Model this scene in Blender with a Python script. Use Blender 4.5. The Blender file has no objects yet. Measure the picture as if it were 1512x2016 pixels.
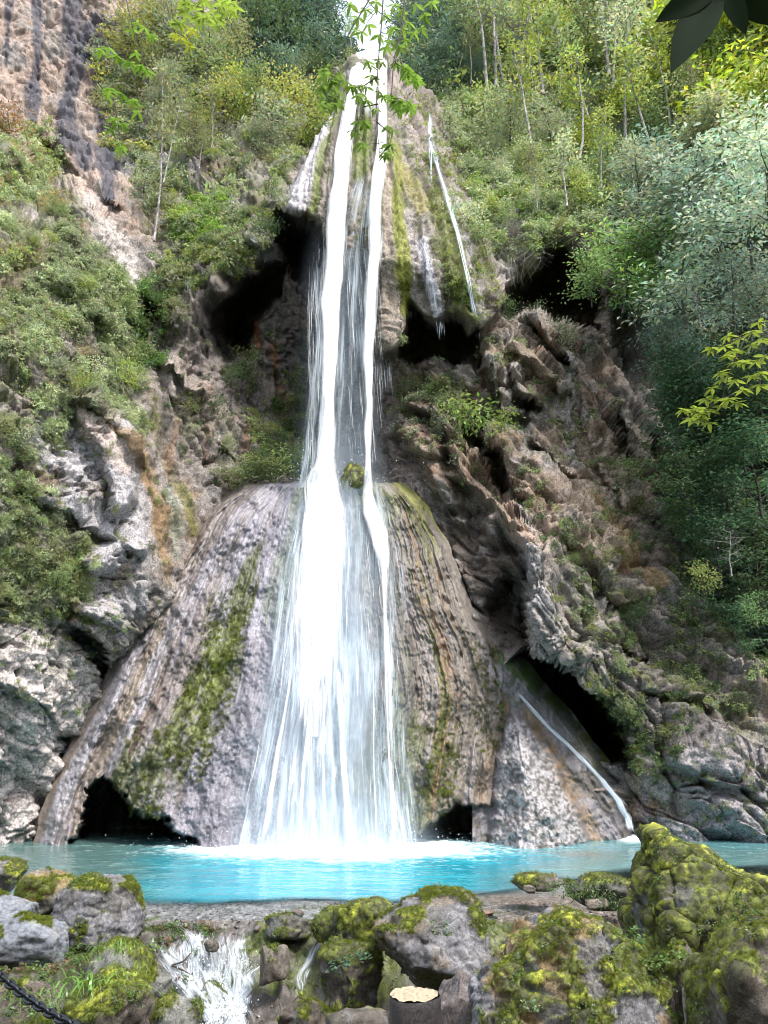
import bpy, math, random
import numpy as np
random.seed(7); RNG = np.random.default_rng(11)
S = bpy.context.scene
R = math.radians
# ---------------------------------------------------------------- camera, sky, sun, exposure
CAM_Z = 2.3; PITCH = R(18); FPX = 1467.0
cd = bpy.data.cameras.new('camera'); cam = bpy.data.objects.new('camera', cd); S.collection.objects.link(cam)
cam.location = (0, 0, CAM_Z); cam.rotation_euler = (math.pi/2 + PITCH, 0, 0)
cd.sensor_fit = 'VERTICAL'; cd.sensor_height = 24; cd.lens = 24*FPX/2016; cd.clip_start = .05; cd.clip_end = 2000
S.camera = cam
SUN_ELEV, SUN_AZ = R(60), R(132)      # azimuth clockwise from +Y (north): behind the viewer, to the right
w = bpy.data.worlds.new('World'); S.world = w; w.use_nodes = True
nt = w.node_tree; nt.nodes.clear()
sky = nt.nodes.new('ShaderNodeTexSky'); sky.sky_type = 'NISHITA'; sky.sun_disc = False
sky.sun_elevation = SUN_ELEV; sky.sun_rotation = SUN_AZ; sky.air_density = 1.0; sky.dust_density = 5; sky.ozone_density = .6
bg = nt.nodes.new('ShaderNodeBackground'); bg.inputs[1].default_value = .13
wo = nt.nodes.new('ShaderNodeOutputWorld'); # thin white cloud veiling the blue
cl_ = nt.nodes.new('ShaderNodeMix'); cl_.data_type = 'RGBA'; cl_.inputs['Factor'].default_value = .5; cl_.inputs['B'].default_value = (5.2, 5.6, 6.2, 1); nt.links.new(sky.outputs[0], cl_.inputs['A']); nt.links.new(cl_.outputs['Result'], bg.inputs[0]); nt.links.new(bg.outputs[0], wo.inputs[0])
sl = bpy.data.lights.new('sun', 'SUN'); sun = bpy.data.objects.new('sun', sl); S.collection.objects.link(sun)
sl.energy = 1.75; sl.angle = R(11); sl.color = (1, .96, .90)
sd = np.array([math.sin(SUN_AZ)*math.cos(SUN_ELEV), math.cos(SUN_AZ)*math.cos(SUN_ELEV), math.sin(SUN_ELEV)])
from mathutils import Vector
sun.rotation_euler = Vector((-sd[0], -sd[1], -sd[2])).to_track_quat('-Z', 'Y').to_euler()
S.view_settings.view_transform = 'Standard'; S.view_settings.look = 'None'; S.view_settings.gamma = 1
S.view_settings.exposure = 1.6; S.view_settings.use_curve_mapping = False
S.cycles.filter_width = 1.0; S.cycles.max_bounces = 7; S.cycles.diffuse_bounces = 3; S.cycles.glossy_bounces = 2; S.cycles.transparent_max_bounces = 24
S.cycles.transmission_bounces = 3; S.cycles.caustics_reflective = False; S.cycles.caustics_refractive = False
# ---------------------------------------------------------------- numpy noise
f4 = np.float32
KA, KB, KC = np.uint32(374761393), np.uint32(668265263), np.uint32(2246822519)
def _mix(h):
    h = h ^ (h >> np.uint32(15)); h = h*np.uint32(1274126177); return h ^ (h >> np.uint32(13))
def _h(ix, iy, iz, seed):
    h = (ix.astype(np.uint32)*KA) ^ (iy.astype(np.uint32)*KB) ^ (iz.astype(np.uint32)*KC) ^ np.uint32((seed*2654435761) & 0xffffffff)
    h = _mix(h)*np.uint32(2246822519); return h ^ (h >> np.uint32(15))
def vn(x, y, z, seed=0):
    x, y, z = np.broadcast_arrays(np.asarray(x, f4), np.asarray(y, f4), np.asarray(z, f4)); sh = x.shape
    def ax(v, k):
        v = np.ravel(v)+f4(1000); i = np.floor(v); f = v-i; h = i.astype(np.int32).astype(np.uint32)*k; return f*f*(3-2*f), h, h+k
    fx, x0, x1 = ax(x, KA); fy, y0, y1 = ax(y, KB); fz, z0, z1 = ax(z, KC); sd = np.uint32((seed*2654435761+977) & 0xffffffff)
    x0 = x0 ^ sd; x1 = x1 ^ sd; q = np.uint32(0xffff)
    def c(h): return (_mix(h) & q).astype(f4)
    def e(xy0, xy1, zz): a = c(xy0 ^ zz); return a+fx*(c(xy1 ^ zz)-a)
    a00 = x0 ^ y0; a10 = x1 ^ y0; a01 = x0 ^ y1; a11 = x1 ^ y1
    p = e(a00, a10, z0); p += fy*(e(a01, a11, z0)-p); r = e(a00, a10, z1); r += fy*(e(a01, a11, z1)-r); p += fz*(r-p)
    return (p/f4(65535)).reshape(sh)
def fbm(x, y, z, oct=4, seed=0, gain=.5):
    s = 0; a = 1; t = 0
    for o in range(oct):
        s = s+a*vn(x*2.03**o, y*2.03**o, z*2.03**o, seed+o*17); t += a; a *= gain
    return s/t            # 0..1, mean .5
def ridge(x, y, z, oct=3, seed=0):
    s = 0; a = 1; t = 0
    for o in range(oct):
        s = s+a*(1-abs(2*vn(x*2.1**o, y*2.1**o, z*2.1**o, seed+o*13)-1)); t += a; a *= .5
    return s/t
def facets(x, y, z, seed=0, tilt=.5):
    """nearest-cell blocks: returns (tilted plane value, edge distance, cell random)"""
    x = np.asarray(x, f4)+1000; y = np.asarray(y, f4)+1000; z = np.asarray(z, f4)+1000
    ix = np.floor(x).astype(np.int64); iy = np.floor(y).astype(np.int64); iz = np.floor(z).astype(np.int64)
    d1 = np.full(x.shape, 9, f4); d2 = np.full(x.shape, 9, f4); val = np.zeros(x.shape, f4); rnd = np.zeros(x.shape, f4)
    for a in (-1, 0, 1):
        for b in (-1, 0, 1):
            for c in (-1, 0, 1):
                h = _h(ix+a, iy+b, iz+c, seed)
                cx = ix+a+.15+.7*(h & np.uint32(1023)).astype(f4)/1023; cy = iy+b+.15+.7*((h >> np.uint32(10)) & np.uint32(1023)).astype(f4)/1023
                cz = iz+c+.15+.7*((h >> np.uint32(20)) & np.uint32(1023)).astype(f4)/1023
                dx = x-cx; dy = y-cy; dz = z-cz; d = dx*dx+dy*dy+dz*dz
                n = d < d1
                d2 = np.where(n, d1, np.minimum(d2, d))
                g1 = ((h >> np.uint32(3)) & np.uint32(255)).astype(f4)/127.5-1; g2 = ((h >> np.uint32(12)) & np.uint32(255)).astype(f4)/127.5-1
                g3 = ((h >> np.uint32(22)) & np.uint32(255)).astype(f4)/127.5-1
                v = (dx*g1+dy*g2+dz*g3)*tilt+(g1*g2+g3)*.3
                val = np.where(n, v, val); rnd = np.where(n, g3*.5+.5, rnd); d1 = np.where(n, d, d1)
    e_ = (np.sqrt(d2)-np.sqrt(d1)).astype(f4); val = val*sstep(0, .22, e_)
    return val.astype(f4), e_, rnd.astype(f4)
def sstep(a, b, x):
    t = np.clip((x-a)/(b-a), 0, 1); return t*t*(3-2*t)
def poly_sd(px, py, poly):
    """signed distance, positive inside (pixels of the photograph as measured directions)"""
    P = np.array(poly, f4); d = np.full(px.shape, 1e9, f4); ins = np.zeros(px.shape, bool); n = len(P)
    for i in range(n):
        a = P[i]; b = P[(i+1) % n]; e = b-a; wx = px-a[0]; wy = py-a[1]
        t = np.clip((wx*e[0]+wy*e[1])/(e@e+1e-9), 0, 1)
        d = np.minimum(d, (wx-e[0]*t)**2+(wy-e[1]*t)**2)
        c = ((a[1] > py) != (b[1] > py)) & (px < (b[0]-a[0])*(py-a[1])/(b[1]-a[1]+1e-9)+a[0]); ins ^= c
    return np.where(ins, 1, -1)*np.sqrt(d)
def line_m(px, py, pts):
    """pts: (x, y, halfwidth) polyline; returns 1 at the axis .. 0 at the halfwidth .. negative outside"""
    best = np.full(px.shape, -9, f4)
    for (ax, ay, aw), (bx, by, bw) in zip(pts[:-1], pts[1:]):
        ex, ey = bx-ax, by-ay; t = np.clip(((px-ax)*ex+(py-ay)*ey)/(ex*ex+ey*ey), 0, 1)
        d = np.hypot(px-ax-ex*t, py-ay-ey*t); best = np.maximum(best, 1-d/(aw+(bw-aw)*t))
    return best
# ---------------------------------------------------------------- measured directions -> points
CP, SP = math.cos(PITCH), math.sin(PITCH)
def at(px, py, Y):
    a = (np.asarray(px, float)-756)/FPX; b = (1008-np.asarray(py, float))/FPX
    t = Y/(CP-b*SP); return np.stack(np.broadcast_arrays(a*t, Y*np.ones_like(t), CAM_Z+t*(SP+b*CP)), -1)
def proj(P):
    P = np.asarray(P, float); dz = P[..., 2]-CAM_Z
    f = P[..., 1]*CP+dz*SP; u = -P[..., 1]*SP+dz*CP
    return 756+FPX*P[..., 0]/f, 1008-FPX*u/f
def z_of(py, Y): return float(at(756, py, Y)[2])
# ---------------------------------------------------------------- materials
def newmat(name):
    m = bpy.data.materials.new(name); m.use_nodes = True; t = m.node_tree; t.nodes.clear()
    o = t.nodes.new('ShaderNodeOutputMaterial'); return m, t, o
def N(t, typ, **kw):
    n = t.nodes.new(typ)
    for k, v in kw.items():
        if k.startswith('i_'): n.inputs[int(k[2:]) if k[2:].isdigit() else k[2:].replace('_', ' ')].default_value = v
        else: setattr(n, k, v)
    return n
def L(t, a, b): t.links.new(a, b)
def rock_mat(name, scale=1.0, bump=.5, attr='Col', base=None, moss=0, rough=.75, spec=.4, cracks=.8):
    m, t, o = newmat(name); p = N(t, 'ShaderNodeBsdfPrincipled'); L(t, p.outputs[0], o.inputs[0])
    tc = N(t, 'ShaderNodeTexCoord'); 
    n1 = N(t, 'ShaderNodeTexNoise'); n1.inputs['Scale'].default_value = 3*scale; n1.inputs['Detail'].default_value = 9; n1.inputs['Roughness'].default_value = .7
    n2 = N(t, 'ShaderNodeTexNoise'); n2.inputs['Scale'].default_value = 17*scale; n2.inputs['Detail'].default_value = 8; n2.inputs['Roughness'].default_value = .75
    v = N(t, 'ShaderNodeTexVoronoi'); v.feature = 'DISTANCE_TO_EDGE'; v.inputs['Scale'].default_value = 4*scale
    for n in (n1, n2, v): L(t, tc.outputs['Object'], n.inputs['Vector'])
    mixw = N(t, 'ShaderNodeVectorMath', operation='ADD'); L(t, tc.outputs['Object'], mixw.inputs[0]); 
    sc = N(t, 'ShaderNodeVectorMath', operation='SCALE'); L(t, n1.outputs['Color'], sc.inputs[0]); sc.inputs['Scale'].default_value = .6/scale; L(t, sc.outputs[0], mixw.inputs[1]); L(t, mixw.outputs[0], v.inputs['Vector'])
    if base is None:
        at_ = N(t, 'ShaderNodeAttribute'); at_.attribute_name = attr; col = at_.outputs['Color']
    else:
        rp = N(t, 'ShaderNodeValToRGB'); e = rp.color_ramp.elements
        for i, (q, c) in enumerate(base):
            el = e[i] if i < 2 else e.new(q)
            el.position = q; el.color = (*c, 1)
        L(t, n1.outputs['Fac'], rp.inputs[0]); col = rp.outputs[0]
    # speckle
    mr = N(t, 'ShaderNodeMapRange'); L(t, n2.outputs['Fac'], mr.inputs[0]); mr.inputs[1].default_value = .34; mr.inputs[2].default_value = .66; mr.inputs[3].default_value = .32; mr.inputs[4].default_value = 1.6
    mu = N(t, 'ShaderNodeMix', data_type='RGBA', blend_type='MULTIPLY'); mu.inputs['Factor'].default_value = 1
    L(t, col, mu.inputs['A']); L(t, mr.outputs[0], mu.inputs['B']); col = mu.outputs['Result']
    # dark hair cracks and mineral lines
    for sc_, th_, lo_ in ((1.3*scale, .022, .25), (4.5*scale, .03, .45)):
        nc = N(t, 'ShaderNodeTexNoise'); nc.inputs['Scale'].default_value = sc_; nc.inputs['Detail'].default_value = 7; nc.inputs['Roughness'].default_value = .62; L(t, tc.outputs['Object'], nc.inputs['Vector'])
        sb = N(t, 'ShaderNodeMath', operation='SUBTRACT'); L(t, nc.outputs['Fac'], sb.inputs[0]); sb.inputs[1].default_value = .5; ab = N(t, 'ShaderNodeMath', operation='ABSOLUTE'); L(t, sb.outputs[0], ab.inputs[0])
        cr = N(t, 'ShaderNodeMapRange'); L(t, ab.outputs[0], cr.inputs[0]); cr.inputs[2].default_value = th_; cr.inputs[3].default_value = lo_
        m2 = N(t, 'ShaderNodeMix', data_type='RGBA', blend_type='MULTIPLY'); m2.inputs['Factor'].default_value = cracks; L(t, col, m2.inputs['A']); L(t, cr.outputs[0], m2.inputs['B']); col = m2.outputs['Result']
    L(t, col, p.inputs['Base Color'])
    rr = N(t, 'ShaderNodeMapRange'); L(t, n1.outputs['Fac'], rr.inputs[0]); rr.inputs[3].default_value = rough-.25; rr.inputs[4].default_value = rough+.2; L(t, rr.outputs[0], p.inputs['Roughness'])
    p.inputs['Specular IOR Level'].default_value = spec
    b1 = N(t, 'ShaderNodeBump'); b1.inputs['Distance'].default_value = .12/scale; b1.inputs['Strength'].default_value = bump; L(t, n1.outputs['Fac'], b1.inputs['Height'])
    b2 = N(t, 'ShaderNodeBump'); b2.inputs['Distance'].default_value = .05/scale; b2.inputs['Strength'].default_value = bump; L(t, n2.outputs['Fac'], b2.inputs['Height']); L(t, b1.outputs[0], b2.inputs['Normal'])
    b3 = N(t, 'ShaderNodeBump'); b3.inputs['Distance'].default_value = .05/scale; b3.inputs['Strength'].default_value = bump*.7; L(t, b2.outputs[0], b3.inputs['Normal'])
    vc = N(t, 'ShaderNodeMapRange'); L(t, v.outputs['Distance'], vc.inputs[0]); vc.inputs[2].default_value = .08; L(t, vc.outputs[0], b3.inputs['Height'])
    L(t, b3.outputs[0], p.inputs['Normal'])
    return m
# ---------------------------------------------------------------- mesh helpers
def tag(o, label=None, cat=None, group=None, kind=None):
    for k, v in (('label', label), ('category', cat), ('group', group), ('kind', kind)):
        if v: o[k] = v
    return o
def raw_mesh(name, V, F, mat=None, cols=None, smooth=True, attrs=None, uvs=None):
    """V (n,3), F (m,3|4) arrays; cols (n,3) vertex colours"""
    V = np.ascontiguousarray(V, f4); F = np.ascontiguousarray(F, np.int32); m = bpy.data.meshes.new(name)
    k = F.shape[1]; m.vertices.add(len(V)); m.vertices.foreach_set('co', V.ravel())
    m.loops.add(F.size); m.loops.foreach_set('vertex_index', F.ravel())
    m.polygons.add(len(F)); m.polygons.foreach_set('loop_start', np.arange(0, F.size, k, dtype=np.int32))
    m.update(calc_edges=True)
    m.polygons.foreach_set('use_smooth', np.full(len(F), smooth))
    if cols is not None:
        a = m.attributes.new('Col', 'FLOAT_COLOR', 'POINT'); c = np.ones((len(V), 4), f4); c[:, :3] = cols; a.data.foreach_set('color', c.ravel())
    for nm, val in (attrs or {}).items():
        a = m.attributes.new(nm, 'FLOAT', 'POINT'); a.data.foreach_set('value', np.ascontiguousarray(val, f4).ravel())
    if uvs is not None:
        a = m.attributes.new('flow', 'FLOAT_VECTOR', 'POINT'); q = np.zeros((len(V), 3), f4); q[:, :uvs.shape[1]] = uvs; a.data.foreach_set('vector', q.ravel())
    if mat: m.materials.append(mat)
    return m
def link(name, me, parent=None, loc=None, rot=None, scale=None):
    o = bpy.data.objects.new(name, me); S.collection.objects.link(o)
    if parent: o.parent = parent
    if loc is not None: o.location = loc
    if rot is not None: o.rotation_euler = rot
    if scale is not None: o.scale = scale
    return o
def grid_faces(r, c, keep=None):
    i = np.arange(r*c).reshape(r, c); q = np.stack([i[:-1, :-1], i[1:, :-1], i[1:, 1:], i[:-1, 1:]], -1)
    if keep is not None: q = q[keep]
    return q.reshape(-1, 4)
def gnormals(P):
    du = np.gradient(P, axis=1); dv = np.gradient(P, axis=0); n = np.cross(du, dv); n /= np.linalg.norm(n, axis=-1, keepdims=True)+1e-9
    s = np.sign(-(n*(P-np.array([0, 0, CAM_Z]))).sum(-1, keepdims=True)); return n*np.where(s == 0, 1, s)
def mixc(C, col, m):
    m = np.clip(m, 0, 1)[..., None]; return C*(1-m)+np.array(col, f4)*m
def blur(a, n):
    for _ in range(n):
        p = np.pad(a, ((1, 1), (1, 1)) + ((0, 0),)*(a.ndim-2), mode='edge')
        a = (p[:-2, 1:-1]+p[2:, 1:-1]+p[1:-1, :-2]+p[1:-1, 2:]+2*a)/6
    return a
# ================================================================ THE CLIFF
CTRL = [(0,1665,22),(0,1500,21.2),(0,1250,20),(100,1400,21.5),(60,1640,22.3),(170,1300,22.3),(0,1050,19.5),(150,1100,21.3),(280,1150,23),(0,900,19.2),(0,700,20),(150,850,21.5),(250,1000,23),
 (130,700,21.5),(0,480,22),(120,500,23.5),(0,300,25),(180,400,26),(0,240,31),(100,330,32),(0,0,33.5),(100,150,34),(250,300,34),(200,0,36),(230,560,25),(280,480,27.5),(300,800,24.5),(350,950,25),
 (300,620,26.2),(400,700,26.8),(400,850,26.2),(500,900,27),(450,560,26.3),(500,480,26.5),(400,430,28),(330,350,30.5),(420,250,33),(520,300,31),(560,400,27.8),(480,100,38),(560,30,42),(620,150,39),(640,60,44),
 (690,60,50),(700,120,37),(730,0,52),(660,200,34),(630,300,31),(720,300,31.5),(740,430,28.5),(700,560,27.8),(740,690,27),(840,620,27.2),(850,450,29),(830,250,33.5),(940,500,28.2),(930,640,26.6),(780,140,37),(830,130,41),
 (900,60,46),(900,200,38),(950,300,34.5),(1000,400,31),(1050,460,28.2),(1150,440,28),(1100,250,36),(1100,60,43),(1250,100,40),(1400,60,35),(1512,100,32),(1300,300,33.5),(1450,300,31),(1250,430,29.5),
 (1010,590,27.8),(1100,640,27.3),(1200,620,28.5),(1250,700,28.5),(1400,600,29),(1512,600,28),(1400,800,28),(1512,900,27),(600,750,28.6),(600,930,28.2),(700,800,28.8),(760,900,28),
 (850,720,27),(850,850,26.2),(950,740,26.3),(1050,800,26.6),(900,950,25.6),(1000,950,25.4),(1150,850,26.4),(1100,1000,24.6),(1250,850,26.8),(1300,1000,26.2),(1200,1100,24),(1400,1050,26.5),(1050,1120,23.6),
 (930,1080,25.2),(980,1200,24.4),(1040,1270,23.2),(1100,1250,22.9),(1180,1280,22.9),(1300,1250,23.8),(1240,1400,22.4),(1400,1300,24.2),(1512,1250,25),(1300,1500,22.6),(1400,1480,22.4),(1512,1450,22.3),
 (1270,1620,22.6),(1400,1640,22.2),(1512,1650,22.2),(800,1300,25.5),(600,1300,26),(350,1300,25),(700,1650,25),(1100,1600,24.5),(1050,1450,26),(150,1560,24.6),(250,1320,24.6),(260,1600,28),(880,1600,27.5),(500,1600,27),
 (-330,1660,20),(-330,1200,16),(-330,700,17),(-330,200,26),(-330,-250,32),(200,-280,42),(700,-280,62),(1000,-280,54),(1400,-280,40),(1850,-280,28),(1850,300,24),(1850,800,23),(1850,1300,21),(1850,1660,19.5),(500,-120,44),(690,-100,58),(800,-100,54),(1600,900,25.5),(1620,400,27.5)]
K = np.array(CTRL, float)
def rbf_fit(K, sm=2.0):
    d = np.hypot(K[:, None, 0]-K[None, :, 0], K[:, None, 1]-K[None, :, 1]); n = len(K)
    A = np.zeros((n+3, n+3)); A[:n, :n] = -d - np.eye(n)*sm; A[:n, n] = 1; A[:n, n+1:] = K[:, :2]/1000; A[n, :n] = 1; A[n+1:, :n] = (K[:, :2]/1000).T
    return np.linalg.solve(A, np.r_[K[:, 2], 0, 0, 0])
WT = rbf_fit(K)
def base_depth(px, py):
    sh = px.shape; x = px.ravel().astype(f4); y = py.ravel().astype(f4); r = np.zeros(x.shape, f4)
    for i, (kx, ky, _) in enumerate(K): r -= f4(WT[i])*np.hypot(x-f4(kx), y-f4(ky))
    n = len(K); r += WT[n]+WT[n+1]*x/1000+WT[n+2]*y/1000
    return r.reshape(sh).astype(float)
BUTT = [(695,96),(655,190),(625,262),(592,340),(553,418),(575,428),(600,432),(628,450),(650,520),(700,560),(722,640),(738,700),(785,692),(802,640),(808,600),(832,625),(862,636),(885,612),(912,625),(940,655),(968,640),(1000,590),(962,480),(905,350),(852,190),(790,130),(760,96)]
CAVES = [ # polygon, extra depth, edge softness
 ([(400,640),(430,590),(470,545),(545,432),(600,430),(650,450),(745,455),(775,700),(772,900),(700,945),(600,935),(540,870),(430,800)], 2.2, 26),
 ([(425,590),(470,548),(530,512),(565,520),(540,600),(505,640),(500,690),(440,705),(415,640)], 6.5, 9),
 ([(540,430),(600,436),(640,470),(640,560),(600,560),(560,520),(542,470)], 6.5, 9),
 ([(262,640),(300,590),(330,600),(300,640),(290,700),(268,680)], 3.5, 8),
 ([(786,705),(800,650),(808,600),(832,622),(862,638),(885,612),(912,625),(940,655),(945,695),(900,708),(850,700),(815,720)], 6.5, 7),
 ([(975,606),(1005,570),(1045,500),(1062,482),(1110,462),(1150,458),(1172,480),(1180,560),(1185,650),(1110,630),(1060,612),(1000,615)], 9, 9),
 ([(1185,560),(1270,590),(1290,700),(1260,800),(1190,720)], 2.2, 34),
 ([(1034,1285),(1060,1300),(1110,1335),(1190,1390),(1235,1450),(1238,1515),(1200,1500),(1120,1460),(1040,1370),(1010,1300)], 10, 8),
 ([(985,1120),(1010,1140),(1040,1270),(1000,1280),(960,1200)], 3, 14),
 ([(940,860),(975,880),(1010,960),(1000,1000),(965,950)], 2.6, 8), ([(905,835),(960,800),(965,870),(925,880)], 2.5, 8),
 ([(1010,770),(1050,790),(1040,810),(1010,800)], 2, 6), ([(1225,800),(1245,830),(1262,900),(1240,890),(1222,840)], 2, 8), ([(1230,1270),(1300,1275),(1290,1300),(1240,1295)], 1.6, 7),
 ([(120,1235),(160,1250),(222,1310),(215,1335),(165,1290),(125,1260)], 2.6, 7), ([(100,1010),(150,1040),(130,1060),(95,1035)], 1.3, 7),
 ([(590,262),(606,262),(602,300),(590,298)], 2.5, 5), ([(60,240),(130,300),(200,370),(215,400),(150,350),(70,275)], 1.5, 10),
 ([(385,210),(430,225),(440,300),(400,300)], 2.2, 12), ([(20,960),(60,965),(50,1000),(15,990)], 1.2, 8),
 ([(880,940),(935,950),(960,1010),(940,1060),(900,1010)], 1.6, 10), ([(1320,700),(1512,720),(1530,960),(1330,960)], 2.0, 40)]
BUMPS = [ # boulders and ribs standing out of the face: line (x, y, half width), metres towards the viewer
 ([(1240,800,16),(1270,850,24),(1292,905,20)], 1.1), ([(1000,1000,26),(1050,1080,36),(1070,1200,50),(1120,1290,50)], .9), ([(170,780,40),(230,900,55),(230,1000,30)], 1.2),
 ([(190,1110,28),(215,1090,30)], .9), ([(150,1190,22),(215,1215,30)], .8), ([(345,720,34),(360,760,40)], .9), ([(800,840,24),(850,880,30)], .7), ([(1010,680,22),(1110,745,26)], 1.0),
 ([(960,700,18),(1030,790,18)], .8), ([(880,870,20),(960,960,22),(1010,1010,22)], .8), ([(950,820,20),(1040,920,26),(1130,1000,26)], .5), ([(640,935,60),(690,925,40)], .5),
 ([(410,760,20),(420,900,24)], .5), ([(1120,690,7),(1125,800,8),(1140,900,10)], .25), ([(480,470,28),(540,475,18)], .5), ([(330,600,22),(350,640,26)], .6)]
BUTT_N = BUTT
LEDGES = [ # crest lines of slabs: overhanging edge on the line, slab running back above it; metres, width
 ([(985,600),(1050,640),(1110,700),(1135,745)], .9, 40), ([(985,715),(1030,765),(1080,790)], 1.1, 36), ([(935,690),(970,745),(1000,800),(1060,835)], .8, 30), ([(925,825),(975,885),(1010,960),(1045,1015)], 1.0, 40),
 ([(1040,870),(1100,905),(1150,930)], .5, 26), ([(1000,1000),(1035,1090),(1040,1200),(1050,1290),(1110,1340),(1190,1400)], 1.5, 100), ([(1100,1040),(1180,1120),(1240,1180),(1300,1200)], .55, 50), ([(1230,790),(1262,860),(1292,915)], .8, 30),
 ([(1130,740),(1180,860),(1230,960),(1260,1010)], .5, 60), ([(850,1030),(900,1100),(940,1180)], .5, 30), ([(790,790),(850,812),(885,860),(880,930)], .7, 34), ([(780,880),(830,900),(870,960),(900,1020)], .6, 30),
 ([(120,1235),(160,1250),(224,1318)], .7, 60), ([(90,530),(170,620),(240,670)], .5, 45), ([(150,760),(220,850),(275,935)], .5, 50), ([(-20,1330),(80,1390),(170,1480)], .4, 40), ([(60,240),(130,310),(200,380),(245,425)], .9, 70), ([(60,960),(130,1010),(200,1060)], .5, 36), ([(180,1040),(240,1090),(290,1110)], .5, 30),
 ([(-20,1480),(60,1530),(110,1600)], .35, 40), ([(1250,1330),(1330,1370),(1420,1400)], .4, 40), ([(1290,1500),(1380,1530),(1500,1560)], .45, 40), ([(320,700),(370,740),(400,800)], .5, 30), ([(420,860),(460,900),(500,930)], .4, 26)]
def cliff_depth(px, py, jit=True):
    if jit:
        jx = (fbm(px/34, py/34, 0, 3, 3, .38)-.5)*34; jy = (fbm(px/34, py/34, 5, 3, 9, .38)-.5)*34
    else: jx = jy = 0
    qx, qy = px+jx, py+jy
    D = base_depth(px, py)
    sx, sy = px+jx*.35, py+jy*.35
    sd = poly_sd(sx, sy, BUTT)
    D = D-1.5*sstep(-5, 9, sd)-1.3*sstep(0, 90, sd)
    for poly, dep, soft in CAVES:
        xs = [p[0] for p in poly]; ys = [p[1] for p in poly]
        m = (px > min(xs)-60) & (px < max(xs)+60) & (py > min(ys)-60) & (py < max(ys)+60)
        if not m.any(): continue
        k = sstep(-soft, soft*1.4, poly_sd(qx[m] if jit else px[m], qy[m] if jit else py[m], poly))
        k = k*(.55+.45*sstep(0, 60, poly_sd(px[m], py[m], poly)))
        D[m] += dep*k*np.where(sd[m] > 3, 0, 1)
    if jit:
        lx, ly = px+(fbm(px/75, py/75, 2, 3, 13)-.5)*42, py+(fbm(px/75, py/75, 8, 3, 19)-.5)*42
        for pts, A_, w_ in LEDGES:
            xs = [p[0] for p in pts]; ys = [p[1] for p in pts]; m = (px > min(xs)-200) & (px < max(xs)+200) & (py > min(ys)-200) & (py < max(ys)+60)
            X0, Y0 = lx[m], ly[m]; bd = np.full(X0.shape, 1e9); q = np.zeros(X0.shape); tt_ = np.zeros(X0.shape); n_ = len(pts)-1
            for i, ((ax, ay), (bx, by)) in enumerate(zip(pts[:-1], pts[1:])):
                ex, ey = bx-ax, by-ay; t = np.clip(((X0-ax)*ex+(Y0-ay)*ey)/(ex*ex+ey*ey), 0, 1); d = np.hypot(X0-ax-ex*t, Y0-ay-ey*t); c = d < bd
                sg = np.where(ex*(Y0-ay)-ey*(X0-ax) < 0, 1, -1); q = np.where(c, d*sg, q); tt_ = np.where(c, (i+t)/n_, tt_); bd = np.minimum(bd, d)
            tp = sstep(0, .18, tt_)*sstep(1, .82, tt_)
            D[m] += (-A_*np.exp(-np.maximum(q, 0)/w_)*sstep(-6, 6, q)+A_*.7*np.exp(-((q+13)/11)**2)*(q < 4))*tp
    for pts, a in BUMPS:
        D -= a*sstep(0, .8, line_m(qx*.6+px*.4, qy*.6+py*.4, pts))
    return D, sd
STEP = 2.8
def lin(a, b, st): return np.linspace(a, b, int((b-a)/st)+1)
gx = np.r_[lin(-420, -22, 9), lin(-16, 1528, STEP), lin(1536, 1900, 9)]; gy = np.r_[lin(-330, -22, 9), lin(-14, 1712, STEP)]
PX, PY = np.meshgrid(gx, gy)
D, SDB = cliff_depth(PX, PY)
P = at(PX, PY, D)
_b = at(PX, PY, base_depth(PX, PY)-1.3*sstep(0, 90, SDB)); NRM = gnormals(_b)
X, Y, Z = P[..., 0].astype(f4), P[..., 1].astype(f4), P[..., 2].astype(f4)
# strata dip down to the right; blocks stretched along them
ca, sa = math.cos(R(-48)), math.sin(R(-48))
right = sstep(760, 900, PX)*sstep(560, 700, PY)
wx_ = (fbm(X*.6, Y*.6, Z*.6, 2, 301)-.5)*1.5; wz_ = (fbm(X*.6, Y*.6, Z*.6, 2, 302)-.5)*1.5
Xw, Zw = X+wx_, Z+wz_
U = Xw*ca+Zw*sa; V_ = -Xw*sa+Zw*ca
fa, ea, ra = facets(U*.36, Y*.5, V_*.8, 5, .9)
fb, eb, rb = facets(U*1.1, Y*1.4, V_*2.3, 8, .9)
ru, rv = Xw*math.cos(R(-60))+Zw*math.sin(R(-60)), -Xw*math.sin(R(-60))+Zw*math.cos(R(-60))
fc, ec, rc = facets(ru*.55, Y*.7, rv*1.2, 21, .9)
fd, ed, rd = facets(Xw*2.6, Y*2.6, Zw*3.4, 33, .9)
fe, ee, re_ = facets(X*6.5+fbm(X*3, Y*3, Z*3, 2, 77)*1.5, Y*6.5, Z*7.5, 35, .9)
n_big = fbm(X*.35, Y*.35, Z*.35, 5, 40)-.5
n_mid = fbm(X*1.0, Y*1.0, Z*1.0, 3, 41, .5)-.5
n_fine = fbm(X*3.6, Y*3.6, Z*3.6, 4, 50, .65)-.5
rough_left = sstep(300, 60, PX)*sstep(700, 900, PY)*1.0+sstep(1200, 1400, PX)*sstep(1350, 1450, PY)
smooth_b = sstep(-4, 12, SDB)
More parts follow.
